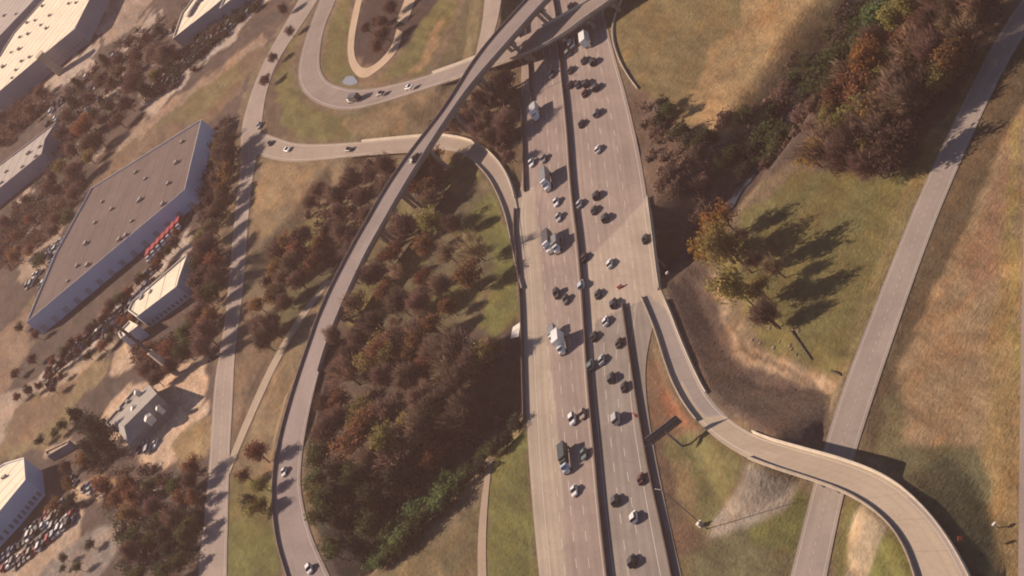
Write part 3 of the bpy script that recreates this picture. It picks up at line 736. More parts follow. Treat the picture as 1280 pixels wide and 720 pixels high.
building('office_building', 'bright cream-roofed low building with blue-grey wall behind trees beside the service road', [(236,317),(225,348),(222,359),(172,397),(161,389),(166,378)], 7, R_CREAM, M_CREAMW, units=[(188,365),(177,372)], usize=(2.5,1,.6), openings=[(2,'window',10,1.1,1.2,2.8)])
building('office_building', 'small pale annex with a cream strip of roof beside the thin mast', [(163,402),(174,408),(152,424),(149,417)], 6, R_CREAM, M_CREAMW)
building('warehouse', 'cream-roofed building cut off by the lower corner, with blue-grey wall and crowded cars in front', [(31,573),(33,601),(0,641),(-60,705),(-70,650),(-20,597),(7,580)], 9, R_CREAM, M_BLUE, units=[(6,597)], usize=(3,1.5,1.2), openings=[(1,'window',7,1.3,1,3.2),(2,'window',9,1.3,1,3.2)])
building('shed', 'tiny flat tan-roofed shed beside the tall dark evergreens', [(88,551),(86,556),(60,571),(57,566)], 3, plain('tan_shed_roof', (.36,.28,.20), .9), M_GREYW)

# gabled grey house with dormers in the pale gravel yard
hs = empty('gabled_house', P(178, 515, 0), 0, 'dark grey gabled building with small white dormers in a pale gravel yard', 'building')
EV, RD = 4.6, 9.0; HL = hs.location
R_SHINGLE = plain('grey_shingle_roof', (.27,.245,.225), .9, .2, .2, .3)  # same grey shingle on both slopes
bk0, bk1, rg0, rg1, fr0, fr1 = P(140,527,EV), P(186,480,EV), P(155,533,RD), P(196,492,RD), P(161,557,EV), P(208,503,EV)
mb = MB(); mb.add([tuple(p-HL) for p in (bk0, bk1, rg1, rg0)], [(0,1,2,3),(3,2,1,0)][:1]); mb.add([tuple(p-HL) for p in (rg0, rg1, fr1, fr0)], [(0,1,2,3)])
mb.build('roof', R_SHINGLE, hs)
g0 = [tuple(p-HL) for p in (bk0, bk1, fr1, fr0)]; lo = [(x, y, -.5) for x, y, z_ in g0]
mb = MB(); mb.add(g0+lo+[tuple(rg0-HL-Vector((0,0,.1))), tuple(rg1-HL-Vector((0,0,.1)))], [(0,4,5,1),(1,5,6,2),(2,6,7,3),(3,7,4,0),(0,8,3),(1,2,9)])
mb.build('wall', plain('grey_siding', (.20,.19,.19), .9), hs)
for (a, b), sz in (((168,511),2.2),((186,523),3.0),((199,511),1.8),((172,491),2.0)):
    p = P(a, b, 6.5)-HL
    mb = MB(); mb.box(p.x-sz/2, p.x+sz/2, p.y-sz/2, p.y+sz/2, p.z-2.2, p.z+.6); mb.add([(p.x-sz/2-.2, p.y-sz/2-.2, p.z+.55),(p.x+sz/2+.2, p.y-sz/2-.2, p.z+.55),(p.x+sz/2+.2, p.y+sz/2+.2, p.z+.55),(p.x-sz/2-.2, p.y+sz/2+.2, p.z+.55),(p.x, p.y-sz/2-.2, p.z+1.3),(p.x, p.y+sz/2+.2, p.z+1.3)], [(0,1,4),(2,3,5),(1,2,5,4),(3,0,4,5)])
    mb.build('dormer', plain('white_dormer_siding', (.62,.58,.53), .8), hs)
for k, (a, b) in enumerate(((205,500),(214,494))):
    pass
# long low shed roof attached behind it
building('shed', 'low grey lean-to shed along the back edge of the gabled house', [(133,530),(139,535),(176,493),(170,487)], 3.2, plain('mottled_grey_roof', (.26,.23,.21), .9, .2, .35, .6), M_GREYW, units=[(150,513),(160,503)], usize=(1.5,1.2,.8))

# ------------------------------------------------------------------ vehicles
M_GLASS = paint('vehicle_glass', (.012,.014,.018), .25); M_TYRE = plain('tyre_rubber', (.02,.02,.02), .9)
PAINTS = {'white': (.75,.74,.72), 'black': (.018,.017,.018), 'dark grey': (.06,.058,.06), 'grey': (.20,.20,.20), 'silver': (.42,.43,.44), 'red': (.35,.03,.025), 'maroon': (.10,.02,.02),
          'blue': (.04,.07,.16), 'dark blue': (.02,.03,.06), 'teal': (.10,.16,.16), 'pale blue': (.42,.52,.60), 'tan': (.33,.27,.20), 'dark green': (.02,.035,.03), 'brown': (.09,.06,.045)}
def pm(c): return paint('car_paint_'+c.replace(' ', '_'), PAINTS[c], .5)
def ring(x, hw, z0, z1, ch=.12):
    return [(x,-hw+ch,z0),(x,hw-ch,z0),(x,hw,z0+ch),(x,hw,z1-ch),(x,hw-ch,z1),(x,-hw+ch,z1),(x,-hw,z1-ch),(x,-hw,z0+ch)]
def cabin(x0, x1, X0, X1, hw, HW, z0, z1, back=True):
    base = [(x0,-hw,z0),(x1,-hw,z0),(x1,hw,z0),(x0,hw,z0)]; top = [(X0,-HW,z1),(X1,-HW,z1),(X1,HW,z1),(X0,HW,z1)]
    return base, top
SPEC = {
 'sedan':  dict(st=[(-2.38,.70,.38,.82),(-2.2,.88,.24,.98),(-1.4,.92,.22,1.02),(.9,.92,.22,.98),(1.95,.89,.22,.84),(2.3,.78,.28,.74),(2.42,.62,.36,.62)], cab=(-1.85,1.05,-1.05,.15,.82,.64,.96,1.45), wx=(-1.4,1.42), r=.33),
 'suv':    dict(st=[(-2.4,.80,.40,1.1),(-2.3,.93,.32,1.14),(-1.4,.97,.3,1.14),(1.0,.97,.3,1.12),(2.05,.94,.3,1.02),(2.4,.80,.36,.86)], cab=(-2.3,1.15,-2.0,.25,.88,.74,1.1,1.76), wx=(-1.45,1.45), r=.37),
 'pickup': dict(st=[(-2.85,.92,.48,1.1),(-2.8,.97,.40,1.14),(-.6,.98,.38,1.12),(1.2,.98,.38,1.14),(2.4,.95,.38,1.06),(2.8,.82,.42,.9)], cab=(-.75,1.4,-.55,.65,.88,.76,1.1,1.82), wx=(-1.75,1.8), r=.40),
 'van':    dict(st=[(-2.7,.94,.42,1.3),(-2.6,.99,.36,1.34),(1.2,.99,.36,1.3),(2.2,.95,.36,1.12),(2.6,.82,.42,.9)], cab=(-2.62,1.75,-2.5,.9,.92,.84,1.26,2.15), wx=(-1.6,1.7), r=.38)}
VM = {}
for k, s in SPEC.items():
    body = MB().loft([ring(*a) for a in s['st']]); base, top = cabin(*s['cab'])
    z1 = s['cab'][7]
    body.loft([[(x*1.0+(.03 if x > 0 else -.03), y*1.03, z1-.01) for x, y, z_ in top], [(x*.97, y*.92, z1+.06) for x, y, z_ in top]])
    if k == 'pickup':      # load bed rails
        body.box(-2.78,-.8,-.97,-.85,1.12,1.22); body.box(-2.78,-.8,.85,.97,1.12,1.22); body.box(-2.82,-2.72,-.85,.85,1.10,1.22)
    if k == 'van':         # panel sides behind the doors
        body.add([], [])
    glass = MB().loft([base, top])
    wl = MB().tube([(0,-.12,0),(0,.12,0)], s['r'], 12)
    hl = MB()
    for sy in (-1, 1): hl.box(s['st'][-2][0]-.02, s['st'][-2][0]+.06, sy*.62-.16, sy*.62+.16, .62, .74)
    VM[k] = (body.me('body', pm('white'), False), glass.me('window', M_GLASS), wl.me('wheel', M_TYRE), s)
def vehicle(kind, color, loc, rz, name, label, cat, group=None, wheels=True):
    b, g, wmesh, s = VM[kind]
    root = empty(name, loc, rz, label, cat, group)
    o = obj('body', b, None, root); o.material_slots[0].link = 'OBJECT'; o.material_slots[0].material = pm(color)
    obj('window', g, None, root)
    if wheels:
        for x in s['wx']:
            for y in (-.86, .86):
                q = obj('wheel', wmesh, None, root); q.location = (x, y, s['r'])
    return root
M_STEEL = plain('dark_chassis_steel', (.04,.04,.04), .7)
def truck(kind, cabc, boxc, loc, rz, name, label, blen=10.0, bh=3.9):
    """articulated or rigid lorry facing +X"""
    root = empty(name, loc, rz, label, 'truck'); root.scale = (.93, .93, .95)
    half = (blen+3.2)/2
    cb = MB(); x1 = half; x0 = half-2.7
    if kind == 'semi':
        cb.loft([ring(x0,1.2,1.0,3.1,.15), ring(x0+1.3,1.22,.7,3.2,.18), ring(x0+1.7,1.2,.6,2.9,.2), ring(x0+2.0,1.15,.6,1.9,.15), ring(x1+.6,1.05,.6,1.75,.15)])
        cb.box(x0+.1, x0+1.2, -1.1, 1.1, 3.1, 3.75)
    else:
        cb.loft([ring(x0+.4,1.1,.7,2.5,.12), ring(x0+1.4,1.12,.6,2.55,.15), ring(x0+1.9,1.08,.6,1.7,.15), ring(x1,1.0,.6,1.45,.15)])
    cb.build('cab', pm(cabc), root)
    MB().box(x0+1.62, x0+1.92, -.95, .95, 1.9, 2.55 if kind == 'semi' else 2.2).build('windshield', M_GLASS, root)
    bx = MB(); a, c = -half, half-3.0
    bx.box(a, c, -1.28, 1.28, 1.1, bh).box(a-.04, a+.12, -1.32, 1.32, 1.05, bh+.05).box(c-.12, c+.04, -1.32, 1.32, 1.05, bh+.05)
    if kind == 'flat': bx = MB().box(a, c, -1.28, 1.28, 1.1, 1.45).box(a+.5, c-2, -1.2, 1.2, 1.45, 3.1).box(c-1.6, c-.6, -1.1, 1.1, 1.45, 2.6)
    bx.build('trailer' if kind == 'semi' else 'cargo_box', pm(boxc), root)
    MB().box(a+.3, x1-.3, -.5, .5, .65, 1.08).build('chassis', M_STEEL, root)
    wm = MB().tube([(0,-.2,0),(0,.2,0)], .5, 12).me('wheel', M_TYRE)
    xs = ([a+1.0, a+2.3, x0-.2, x0+1.0, x1-.2] if kind == 'semi' else [a+1.4, x1-.7])
    for x in xs:
        for y in (-1.05, 1.05):
            q = obj('wheel', wm, None, root); q.location = (x, y, .5)
    return root
def heading(px, py, dx, dy, z=0):
    a, b = P(px, py, z), P(px+dx, py+dy, z); return math.atan2(b.y-a.y, b.x-a.x)
def down(px, py): return heading(px, py, 2.0, 20)      # towards the camera along the left carriageway
def up(px, py): return heading(px, py, -2.2, -20)
cars = [
 # px, py, kind, colour, direction, label
 (731,77,'sedan','dark grey',up,'dark sedan leading a pair just behind the white box truck near the crossing bridge'),
 (743,79,'suv','black',up,'black SUV close beside a dark sedan behind the white box truck'),
 (714,89,'sedan','dark grey',up,'dark grey sedan alone beside the median below the flyover shadow'),
 (712,67,'suv','grey',up,'grey SUV half in the bridge shadow beside the median'),
 (717,56,'van','white',up,'white van in the shadow of the crossing bridge beside the box truck'),
 (714,107,'sedan','black',up,'first dark car from the median in the row of four abreast'),
 (724,107,'sedan','dark grey',up,'second dark car from the median in the row of four abreast'),
 (734,106,'suv','dark blue',up,'third dark car from the median in the row of four abreast'),
 (746,111,'suv','dark grey',up,'outermost dark car of the row of four abreast'),
 (732,118,'sedan','maroon',up,'small dark sedan just behind the row of four abreast'),
 (747,143,'suv','grey',up,'grey SUV in the middle lanes level with the white semi truck'),
 (728,156,'sedan','black',up,'lone black sedan beside the median just below the grey SUV'),
 (714,9,'sedan','black',up,'dark sedan on the highway beyond the crossing bridge'),
 (691,94,'sedan','dark blue',down,'dark blue sedan in the flyover shadow against the median'),
 (666,205,'sedan','white',down,'white sedan in the outer lane just past the entrance ramp nose'),
 (681,200,'sedan','grey',down,'grey sedan beside a white sedan above the long truck'),
 (697,254,'sedan','white',down,'white sedan following below the long grey truck'),
 (700,273,'sedan','silver',down,'silver sedan trailing a white sedan above the paired trucks'),
 (749,188,'sedan','white',up,'lone white sedan in the middle of the upper lanes'),
 (747,246,'suv','black',up,'black SUV heading a loose group of dark cars before the bridge'),
 (726,256,'sedan','silver',up,'silver sedan beside the median next to two dark cars'),
 (744,264,'sedan','dark grey',up,'dark grey sedan behind a black SUV before the bridge'),
 (758,274,'suv','dark green',up,'large dark green SUV last in a loose group before the bridge'),
 (808,300,'sedan','black',up,'black car stopped on the far shoulder against the bridge parapet'),
 (732,323,'sedan','black',up,'black sedan beside the median on the bridge opposite the paired trucks'),
 (764,331,'sedan','white',up,'small white sedan alone in the middle lanes on the bridge'),
 (729,358,'suv','pale blue',up,'pale blue SUV touching the median side on the bridge'),
 (749,369,'sedan','dark grey',up,'dark grey sedan just behind the pale blue SUV'),
 (769,381,'suv','dark blue',up,'dark blue SUV passing the start of the gore wall'),
 (759,403,'sedan','white',up,'white sedan in the middle lane below the gore wall start'),
 (744,422,'sedan','black',up,'black sedan beside the median level with the white box truck'),
 (775,430,'sedan','brown',up,'low brown car close to the gore wall'),
 (741,458,'suv','teal',up,'teal SUV beside the median with a pale car ahead'),
 (754,451,'sedan','silver',up,'silver sedan just ahead of the teal SUV'),
 (766,474,'suv','dark grey',up,'dark grey SUV in the middle lane behind the teal SUV'),
 (782,485,'sedan','black',up,'black sedan running right along the gore wall'),
 (773,525,'van','silver',up,'silver van in the middle lane beside the cantilever sign'),
 (803,600,'sedan','maroon',up,'dark maroon car close to the gore wall in the lower lanes'),
 (771,627,'suv','dark grey',up,'dark grey SUV in the lower lanes ahead of a white car'),
 (795,648,'suv','white',up,'white SUV in the lower lanes behind a dark grey one'),
 (792,703,'suv','dark green',up,'dark green SUV nearest the bottom edge of the photo'),
 (698,369,'suv','black',down,'black SUV in the middle lanes above the white box truck'),
 (709,376,'sedan','dark grey',down,'dark grey car just beside and behind a black SUV above the white truck'),
 (718,526,'suv','white',down,'white SUV with reddish front, left one of a close pair beside the median'),
 (730,519,'sedan','tan',down,'tan sedan next to the median, one of a close pair'),
 (732,569,'sedan','teal',down,'teal car squeezed between the dark flatbed truck and the median'),
 (720,615,'sedan','white',down,'white sedan below the dark flatbed truck'),
]
for px, py, k, c, d, lab in cars:
    p = P(px, py, HZ+.01); vehicle(k, c, p, d(px, py), 'suv' if k == 'suv' else k, lab, {'suv':'car','sedan':'car','pickup':'pickup','van':'van'}[k], 'vehicles on the highway')
ramp_cars = [
 (477,118,'sedan','black',.9,(20,-6),'black sedan on the loop ramp just before its bridge'),
 (513,110,'sedan','white',2.0,(20,-7),'white sedan on the bridged part of the loop ramp'),
 (437,188,'sedan','black',1.3,(20,-1),'black sedan on the start of the pale entrance ramp'),
 (338,180,'sedan','dark grey',.25,(-10,-14),'dark grey sedan where the entrance ramp leaves the service road'),
 (360,188,'sedan','white',.4,(20,3),'white sedan at the bend of the entrance ramp by the service road'),
 (325,158,'sedan','silver',.1,(-4,20),'silver car on the service road above the entrance ramp'),
 (519,199,'sedan','black',11.4,(10,-17),'lone black car high on the flyover'),
 (357,591,'sedan','white',.5,(-2,20),'white car on the lower bend of the flyover'),
 (389,713,'suv','white',.2,(5,20),'white SUV at the foot of the flyover by the bottom edge'),
]
for px, py, k, c, z_, d, lab in ramp_cars:
    q = P(px, py, z_); vehicle(k, c, Vector((q.x, q.y, z_)), heading(px, py, *d), 'suv' if k == 'suv' else k, lab, 'car', 'cars on the ramps')
def tr(kind, cabc, boxc, px, py, d, name, label, blen, bh=3.9, z_=HZ+.01): return truck(kind, cabc, boxc, P(px, py, z_), d(px, py), name, label, blen, bh)
tr('box','white','white',736,52,up,'box_truck','tall white box truck just below the crossing bridge',8.0,4.0)
tr('semi','white','silver',673,143,down,'semi_truck','pale semi truck beside the entrance ramp wall in the upper lanes',6.0,3.2)
tr('semi','white','grey',687,228,down,'semi_truck','grey semi trailer with white cab beside the entrance ramp nose',9,3.7)
tr('semi','white','dark grey',690,306,down,'semi_truck','dark grey trailer truck, outer one of the two running abreast',8,3.5)
tr('box','white','grey',699,309,down,'box_truck','grey box truck, inner one of the two running abreast',5.5,3.0)
tr('box','white','white',705,433,down,'box_truck','box truck with a bright pale roof throwing a long shadow on the median',7.0,4.3)
tr('box','white','grey',695,421,down,'box_truck','small box truck with bright white cab alongside the pale-roofed one',4.5,2.6)
tr('flat','pale blue','dark green',710,576,down,'flatbed_truck','long dark loaded flatbed truck in the lower lanes',10.5,3.6)
truck('box','white','dark grey', Vector(P(445,126,.25)), heading(445,126,-20,4), 'box_truck', 'box truck with white cab and dark body on the loop ramp bend', 6.5, 3.3)

# parked vehicles
def lot(poly, n, kinds, where, rz, group, seed, step=2.85, aisle=10.0):
    """rows of parked cars side by side, an aisle between double rows, some bays empty"""
    r = random.Random(seed); W = [G(*q) for q in poly]; c = sum(W, Vector())/len(W); ux, uy = math.cos(rz), math.sin(rz)
    spots = []; v = -80.0; pair = 0
    while v < 80:
        u = -110.0
        while u < 110:
            x, y = c.x+ux*u-uy*v, c.y+uy*u+ux*v; px, py = proj(x, y, 0)
            if inpoly([px], [py], poly)[0]: spots.append((x, y))
            u += step
        v += 5.4 if pair % 2 == 0 else aisle
        pair += 1
    r.shuffle(spots)
    for x, y in spots[:n]:
        c_ = r.choice(kinds); k = r.choice(['sedan','sedan','suv','pickup','van'])
        vehicle(k, c_, Vector((x+r.uniform(-.15,.15), y+r.uniform(-.3,.3), terrain(x, y)+.05)), rz+pi/2+r.choice([0, pi])+r.uniform(-.05,.05), 'parked_car', f'{c_} {k.replace("suv","SUV")} parked {where}', 'pickup' if k == 'pickup' else ('van' if k == 'van' else 'car'), group, wheels=False)
HB = heading(60, 660, 20, -16)
lot([(0,700),(72,628),(92,632),(98,650),(50,690),(8,718)], 62, ['white','silver','pale blue','tan','grey','dark grey','black','maroon','blue','red'], 'in the crowded car park before the cut-off cream-roofed building', HB, 'cars crowded in the lower car park', 3, 2.8, 9)
lot([(90,598),(112,606),(140,606),(138,616),(112,618),(95,612)], 12, ['white','silver','blue','dark grey'], 'in the small tan lot under the trees', HB, 'cars in the small tan lot', 4)
lot([(168,560),(180,553),(200,556),(190,570)], 5, ['white','black','silver'], 'in the round gravel yard of the gabled house', HB, 'cars in the gravel yard', 5, 3.4)
lot([(200,100),(250,55),(310,5),(330,-5),(325,8),(262,68),(215,112)], 60, ['dark grey','black','silver','maroon','brown'], 'in the car park along the upper industrial buildings', HB, 'cars in the upper car park', 6)
lot([(52,480),(100,425),(160,375),(200,330),(205,340),(160,390),(110,435),(64,484)], 46, ['dark grey','black','maroon','silver','white'], 'in front of the tan-roofed warehouse', HB, 'cars before the tan warehouse', 8)
lot([(0,395),(28,360),(70,300),(100,285),(60,350),(20,395)], 18, ['silver','white','dark grey','grey'], 'behind the tan-roofed warehouse', HB, 'cars behind the tan warehouse', 9)
for k in range(7):
    q = G(190+k*6.2, 322-k*6.6)
    o = truck('box', 'white', 'red', q+Vector((0,0,.05)), heading(204,309,-5,20), 'delivery_truck', 'red box truck in the diagonal row parked at the end of the tan warehouse', 5.2, 3.1); o['group'] = 'row of red box trucks'

lot([(60,130),(130,75),(190,25),(205,40),(150,100),(90,180),(60,215)], 40, ['dark grey','black','silver','maroon','white'], 'under the trees of the shady belt between the warehouses', HB, 'cars in the shady belt', 11, 2.9, 16)

# ------------------------------------------------------------------ signs, mast, poles, barrels
M_SIGN = plain('sign_back_metal', (.07,.072,.075), .6, .4); M_POST = plain('sign_post_steel', (.20,.19,.18), .55, .5)
b0 = G(853, 558); sg = empty('overhead_sign', b0, 0, 'dark wide highway sign seen from behind on a single post beside the brown gore', 'sign')
dr = (P(850,519,7)-P(812,548,7)); dr.z = 0; Lp = dr.length; dr.normalize(); nn = Vector((-dr.y, dr.x, 0))
MB().tube([(0,0,-.5),(0,0,6.6)], [.38,.3], 10).build('post', M_POST, sg)
mb = MB(); A, B = dr*(-Lp/2), dr*(Lp/2); z0, z1 = 5.6, 8.3
mb.add([tuple(A-nn*.12+Vector((0,0,z0))), tuple(B-nn*.12+Vector((0,0,z0))), tuple(B+nn*.12+Vector((0,0,z0))), tuple(A+nn*.12+Vector((0,0,z0))),
        tuple(A-nn*.12+Vector((0,0,z1))), tuple(B-nn*.12+Vector((0,0,z1))), tuple(B+nn*.12+Vector((0,0,z1))), tuple(A+nn*.12+Vector((0,0,z1)))], [(3,2,1,0),(4,5,6,7),(0,1,5,4),(1,2,6,5),(2,3,7,6),(3,0,4,7)])
mb.build('sign_panel', M_SIGN, sg)
mb = MB()
for zz in (6.2, 7.6): mb.tube([tuple(A-nn*.3+Vector((0,0,zz))), tuple(B-nn*.3+Vector((0,0,zz)))], .12, 6)
mb.build('truss_rail', M_POST, sg)

mt_ = empty('mast', G(222, 468), .42, 'tall thin mast with a wide pale lower half and a bent arm at its tip', 'mast')
MB().box(-1.0,1.0,-1.0,1.0,-1,13.5).box(-1.15,1.15,-1.15,1.15,13.5,13.8).build('lower_shaft', plain('pale_mast_cladding', (.42,.33,.27), .8), mt_)
MB().tube([(0,0,13.4),(0,0,27),(-.6,0,30),(-2.6,0,32),(-5.5,0,32.4),(-7.5,0,31)], [.75,.62,.6,.6,.5,.35], 8).build('upper_pole', plain('dark_mast_steel', (.11,.09,.085), .7), mt_)
mb = MB()
for zz in (15, 19, 23): mb.box(-.9,.9,-.15,.15,zz,zz+1.2)
mb.build('antenna_panel', plain('dark_mast_steel', (.11,.09,.085), .7), mt_)

def light_pole(px, py, h, rz, label, arm=2.5):
    r = empty('street_light', G(px, py), rz, label, 'street light')
    MB().tube([(0,0,-.5),(0,0,h*.5),(0,0,h-.6),(.5,0,h-.1),(arm,0,h)], [.17,.13,.10,.08,.06], 8).build('pole', M_POST, r)
    MB().loft([[(arm-.1,-.08,h-.06),(arm-.1,.08,h-.06),(arm-.1,.08,h+.06),(arm-.1,-.08,h+.06)],[(arm+.25,-.14,h-.1),(arm+.25,.14,h-.1),(arm+.25,.14,h+.08),(arm+.25,-.14,h+.08)],[(arm+.7,-.1,h-.08),(arm+.7,.1,h-.08),(arm+.7,.1,h+.02),(arm+.7,-.1,h+.02)]]).build('lamp_head', plain('lamp_head_metal', (.2,.19,.18), .6), r)
    return r
light_pole(884, 661, 16, heading(884,661,-20,-3), 'tall thin light pole at the foot of the olive slope under the sign')
light_pole(227, 641, 13, heading(227,641,20,0), 'light pole whose shadow crosses the service road by the dark trees')
light_pole(264, 451, 10, heading(264,451,20,0), 'light pole on the verge beside the pale gravel yard entrance')
light_pole(667, 119, 10, heading(667,119,20,-3), 'light pole by the highway wall just below the flyover shadow')
cb = empty('utility_cabinet', G(877, 657), .4, 'small white utility cabinet beside the foot of a light pole', 'cabinet')
cb.scale = (.75, .75, .75); MB().box(-.9,.9,-.6,.6,-.2,1.6).box(-1,1,-.7,.7,1.6,1.72).build('housing', M_WHITE, cb); MB().box(-.8,-.05,-.64,-.6,.1,1.5).box(.05,.8,-.64,-.6,.1,1.5).build('door', M_PALE, cb)
for px, py, lab in ((875,228,'tiny white marker post alone in the dark brush beside the golden field'), (838,345,'white marker post at the bridge corner on the dark creek bank'), (1248,660,'white utility box at the edge of the far yellow verge')):
    c = empty('marker_post', G(px, py), 0, lab, 'marker'); MB().box(-.12,.12,-.12,.12,-.3,1.1).build('post', M_POST, c); MB().box(-.45,.45,-.3,.3,1.1,1.6).build('cap', M_WHITE, c)
mo = plain('orange_plastic', (.62,.10,.03), .5); mw = plain('white_band', (.7,.68,.64), .5)
def barrel(p, label):
    r = empty('traffic_barrel', p, 0, label, 'barrel', 'orange work-zone barrels')
    MB().tube([(0,0,0),(0,0,.08),(0,0,.09),(0,0,.98),(0,0,1.02)], [.42,.42,.3,.26,.22], 12).build('drum', mo, r)
    MB().tube([(0,0,.35),(0,0,.5)], [.292,.288], 12).tube([(0,0,.65),(0,0,.8)], [.282,.276], 12).build('band', mw, r)
for px, py, lab in ((774,361,'orange barrel nearest the lanes at the tip of the gore'), (776,359.5,'orange barrel in the middle of three at the tip of the gore'), (778,358.2,'orange barrel farthest out of three at the tip of the gore'), (794,519,'orange barrel against the gore wall level with the silver van'), (795.5,521,'orange barrel touching another by the gore wall near the silver van'),
                    (806,556,'orange barrel by the gore wall below the overhead sign'), (807.5,560,'second orange barrel in a touching pair below the overhead sign')):
    barrel(P(px, py, .11), lab)
sg2 = empty('road_sign', G(1208, 680), heading(1208,680,-10,-10), 'small orange diamond sign beside the outer edge of the curving ramp', 'sign')
MB().tube([(0,0,-.3),(0,0,2.4)], .06, 6).build('post', M_POST, sg2); MB().loft([[(-.03,0,1.3),(-.03,.75,2.05),(-.03,0,2.8),(-.03,-.75,2.05)],[(.03,0,1.3),(.03,.75,2.05),(.03,0,2.8),(.03,-.75,2.05)]]).build('panel', mo, sg2)
# grey settling pond inside the loop
pn = plain('pond_water', (.23,.235,.25), .25, .5, .05)
pp = [P(438+9*math.cos(t)*(1+.15*math.sin(3*t)), 101+6*math.sin(t), 0) for t in np.linspace(0, 2*pi, 22)[:-1]]
zt = max(terrain(p.x, p.y) for p in pp)+.05
po = obj('pond', mesh('pond', [(p.x, p.y, zt) for p in pp], [tuple(range(21))[::-1]], pn)); po['kind'] = 'structure'
# ------------------------------------------------------------------ trees
def leaf_mat(name, c0, c1, trans=.38):
    m, nt, b = new_mat(name, .9, .15)
    at = N(nt, 'ShaderNodeAttribute', attribute_name='tone'); oi = N(nt, 'ShaderNodeObjectInfo')
    c = mixc(nt, c0, c1, at.outputs['Fac'])
    hs = N(nt, 'ShaderNodeHueSaturation'); nt.links.new(c, hs.inputs['Color'])
    nt.links.new(remap(nt, oi.outputs['Random'], .478, .522, 0, 1), hs.inputs['Hue'])
    ms = mulmath(nt, oi.outputs['Random'], 7.3); fr = N(nt, 'ShaderNodeMath', operation='FRACT'); nt.links.new(ms, fr.inputs[0])
    nt.links.new(remap(nt, fr.outputs[0], .7, 1.3, 0, 1), hs.inputs['Value'])
    nt.links.new(hs.outputs[0], b.inputs['Base Color'])
    tr_ = N(nt, 'ShaderNodeBsdfTranslucent'); nt.links.new(hs.outputs[0], tr_.inputs['Color'])
    mx = N(nt, 'ShaderNodeMixShader'); mx.inputs[0].default_value = trans
    nt.links.new(b.outputs[0], mx.inputs[1]); nt.links.new(tr_.outputs[0], mx.inputs[2])
    nt.links.new(mx.outputs[0], nt.nodes['Material Output'].inputs['Surface'])
    return m
BARK = plain('brown_bark', (.075,.055,.045), .95, .1, .2, 1.0)
KIND = {
 'thin':   (leaf_mat('sparse_tan_twigs', (.13,.085,.06), (.30,.20,.13), .35), 'sparse tan'),
 'bare':   (leaf_mat('bare_twigs', (.11,.070,.054), (.24,.155,.115), .25), 'brown half-bare'),
 'rust':   (leaf_mat('rust_leaves', (.11,.055,.032), (.25,.115,.055)), 'rust-red'),
 'orange': (leaf_mat('orange_leaves', (.19,.085,.028), (.33,.155,.045)), 'orange'),
 'yellow': (leaf_mat('yellow_leaves', (.19,.125,.025), (.36,.25,.05)), 'yellow'),
 'olive':  (leaf_mat('olive_leaves', (.12,.10,.035), (.27,.22,.075)), 'olive-yellow'),
 'green':  (leaf_mat('green_leaves', (.035,.045,.020), (.095,.11,.042)), 'dark green'),
 'dark':   (leaf_mat('evergreen_leaves', (.022,.026,.020), (.055,.058,.038)), 'blackish evergreen'),
 'maroon': (leaf_mat('maroon_leaves', (.060,.038,.034), (.135,.082,.064)), 'maroon'),
 'fresh':  (leaf_mat('fresh_green_leaves', (.075,.115,.045), (.16,.22,.085)), 'bright green')}
def crown_mesh(seed, bare=False, rx=3.6, rz=3.6, cz=6.2, nclump=75, per=24, size=.55, conic=False):
    r = np.random.default_rng(seed)
    lob = r.normal(0, 1, (6, 3)); lob /= np.linalg.norm(lob, axis=1)[:, None]
    cs = []
    while len(cs) < nclump:
        d = r.normal(0, 1, 3); d /= np.linalg.norm(d)
        rad = r.random()**.42
        bump = .50 + .70*max(0, (lob@d).max()-.30)/.70
        p = d*rad*bump
        if conic: p[:2] *= max(.12, .75-.62*p[2])
        if p[2] < -.75: continue
        cs.append(p)
    cs = np.array(cs)*np.array((rx, rx, rz)) + np.array((r.normal(0,.3), r.normal(0,.3), cz))
    tone = np.clip(r.normal(.5, .25, nclump) + (cs[:,2]-cz)/rz*.06, 0, 1)
    n = nclump*per
    ctr = np.repeat(cs, per, 0) + r.normal(0, .62 if not bare else .75, (n, 3))
    a = r.normal(0, 1, (n, 3))
    if bare:
        a = ctr - np.array((0, 0, cz-rz*1.1)) + r.normal(0, 2.2, (n, 3))
    a /= np.linalg.norm(a, axis=1)[:, None]
    q = np.cross(a, r.normal(0, 1, (n, 3))); q /= np.linalg.norm(q, axis=1)[:, None]
    s = size*(.6+.8*r.random(n))[:, None]
    if bare: la, lb = s*2.2, s*.20
    else: la, lb = s*.5, s*.42
    V = np.stack([ctr-a*la, ctr-q*lb*1.0, ctr+a*la, ctr+q*lb], 1).reshape(-1, 3)
    Fc = np.arange(4*n).reshape(-1, 4)
    me = mesh('crown', V, Fc.tolist())
    at = me.attributes.new('tone', 'FLOAT', 'POINT'); t = np.clip(np.repeat(tone, per)+r.normal(0,.12,n), 0, 1)
    at.data.foreach_set('value', np.repeat(t, 4).astype(np.float32))
    return me
def trunk_mesh(seed, cz=6.2, rx=3.4, limbs=6, top=8.5):
    r = random.Random(seed); mb = MB()
    bx, by = r.uniform(-.4,.4), r.uniform(-.4,.4)
    mb.tube([(0,0,-.6),(0,0,.3),(bx*.4,by*.4,cz*.5),(bx,by,cz),(bx*1.3,by*1.3,top)], [.34,.24,.19,.13,.05], 7)
    for k in range(limbs):
        a = 2*pi*k/limbs+r.uniform(-.4,.4); z0 = cz*(.35+.5*k/limbs); L_ = rx*r.uniform(.6,.95)
        mb.tube([(bx*.5,by*.5,z0),(math.cos(a)*L_*.45,math.sin(a)*L_*.45,z0+L_*.45),(math.cos(a)*L_,math.sin(a)*L_,z0+L_*.95)], [.11,.075,.03], 5)
    return mb.me('trunk', BARK)
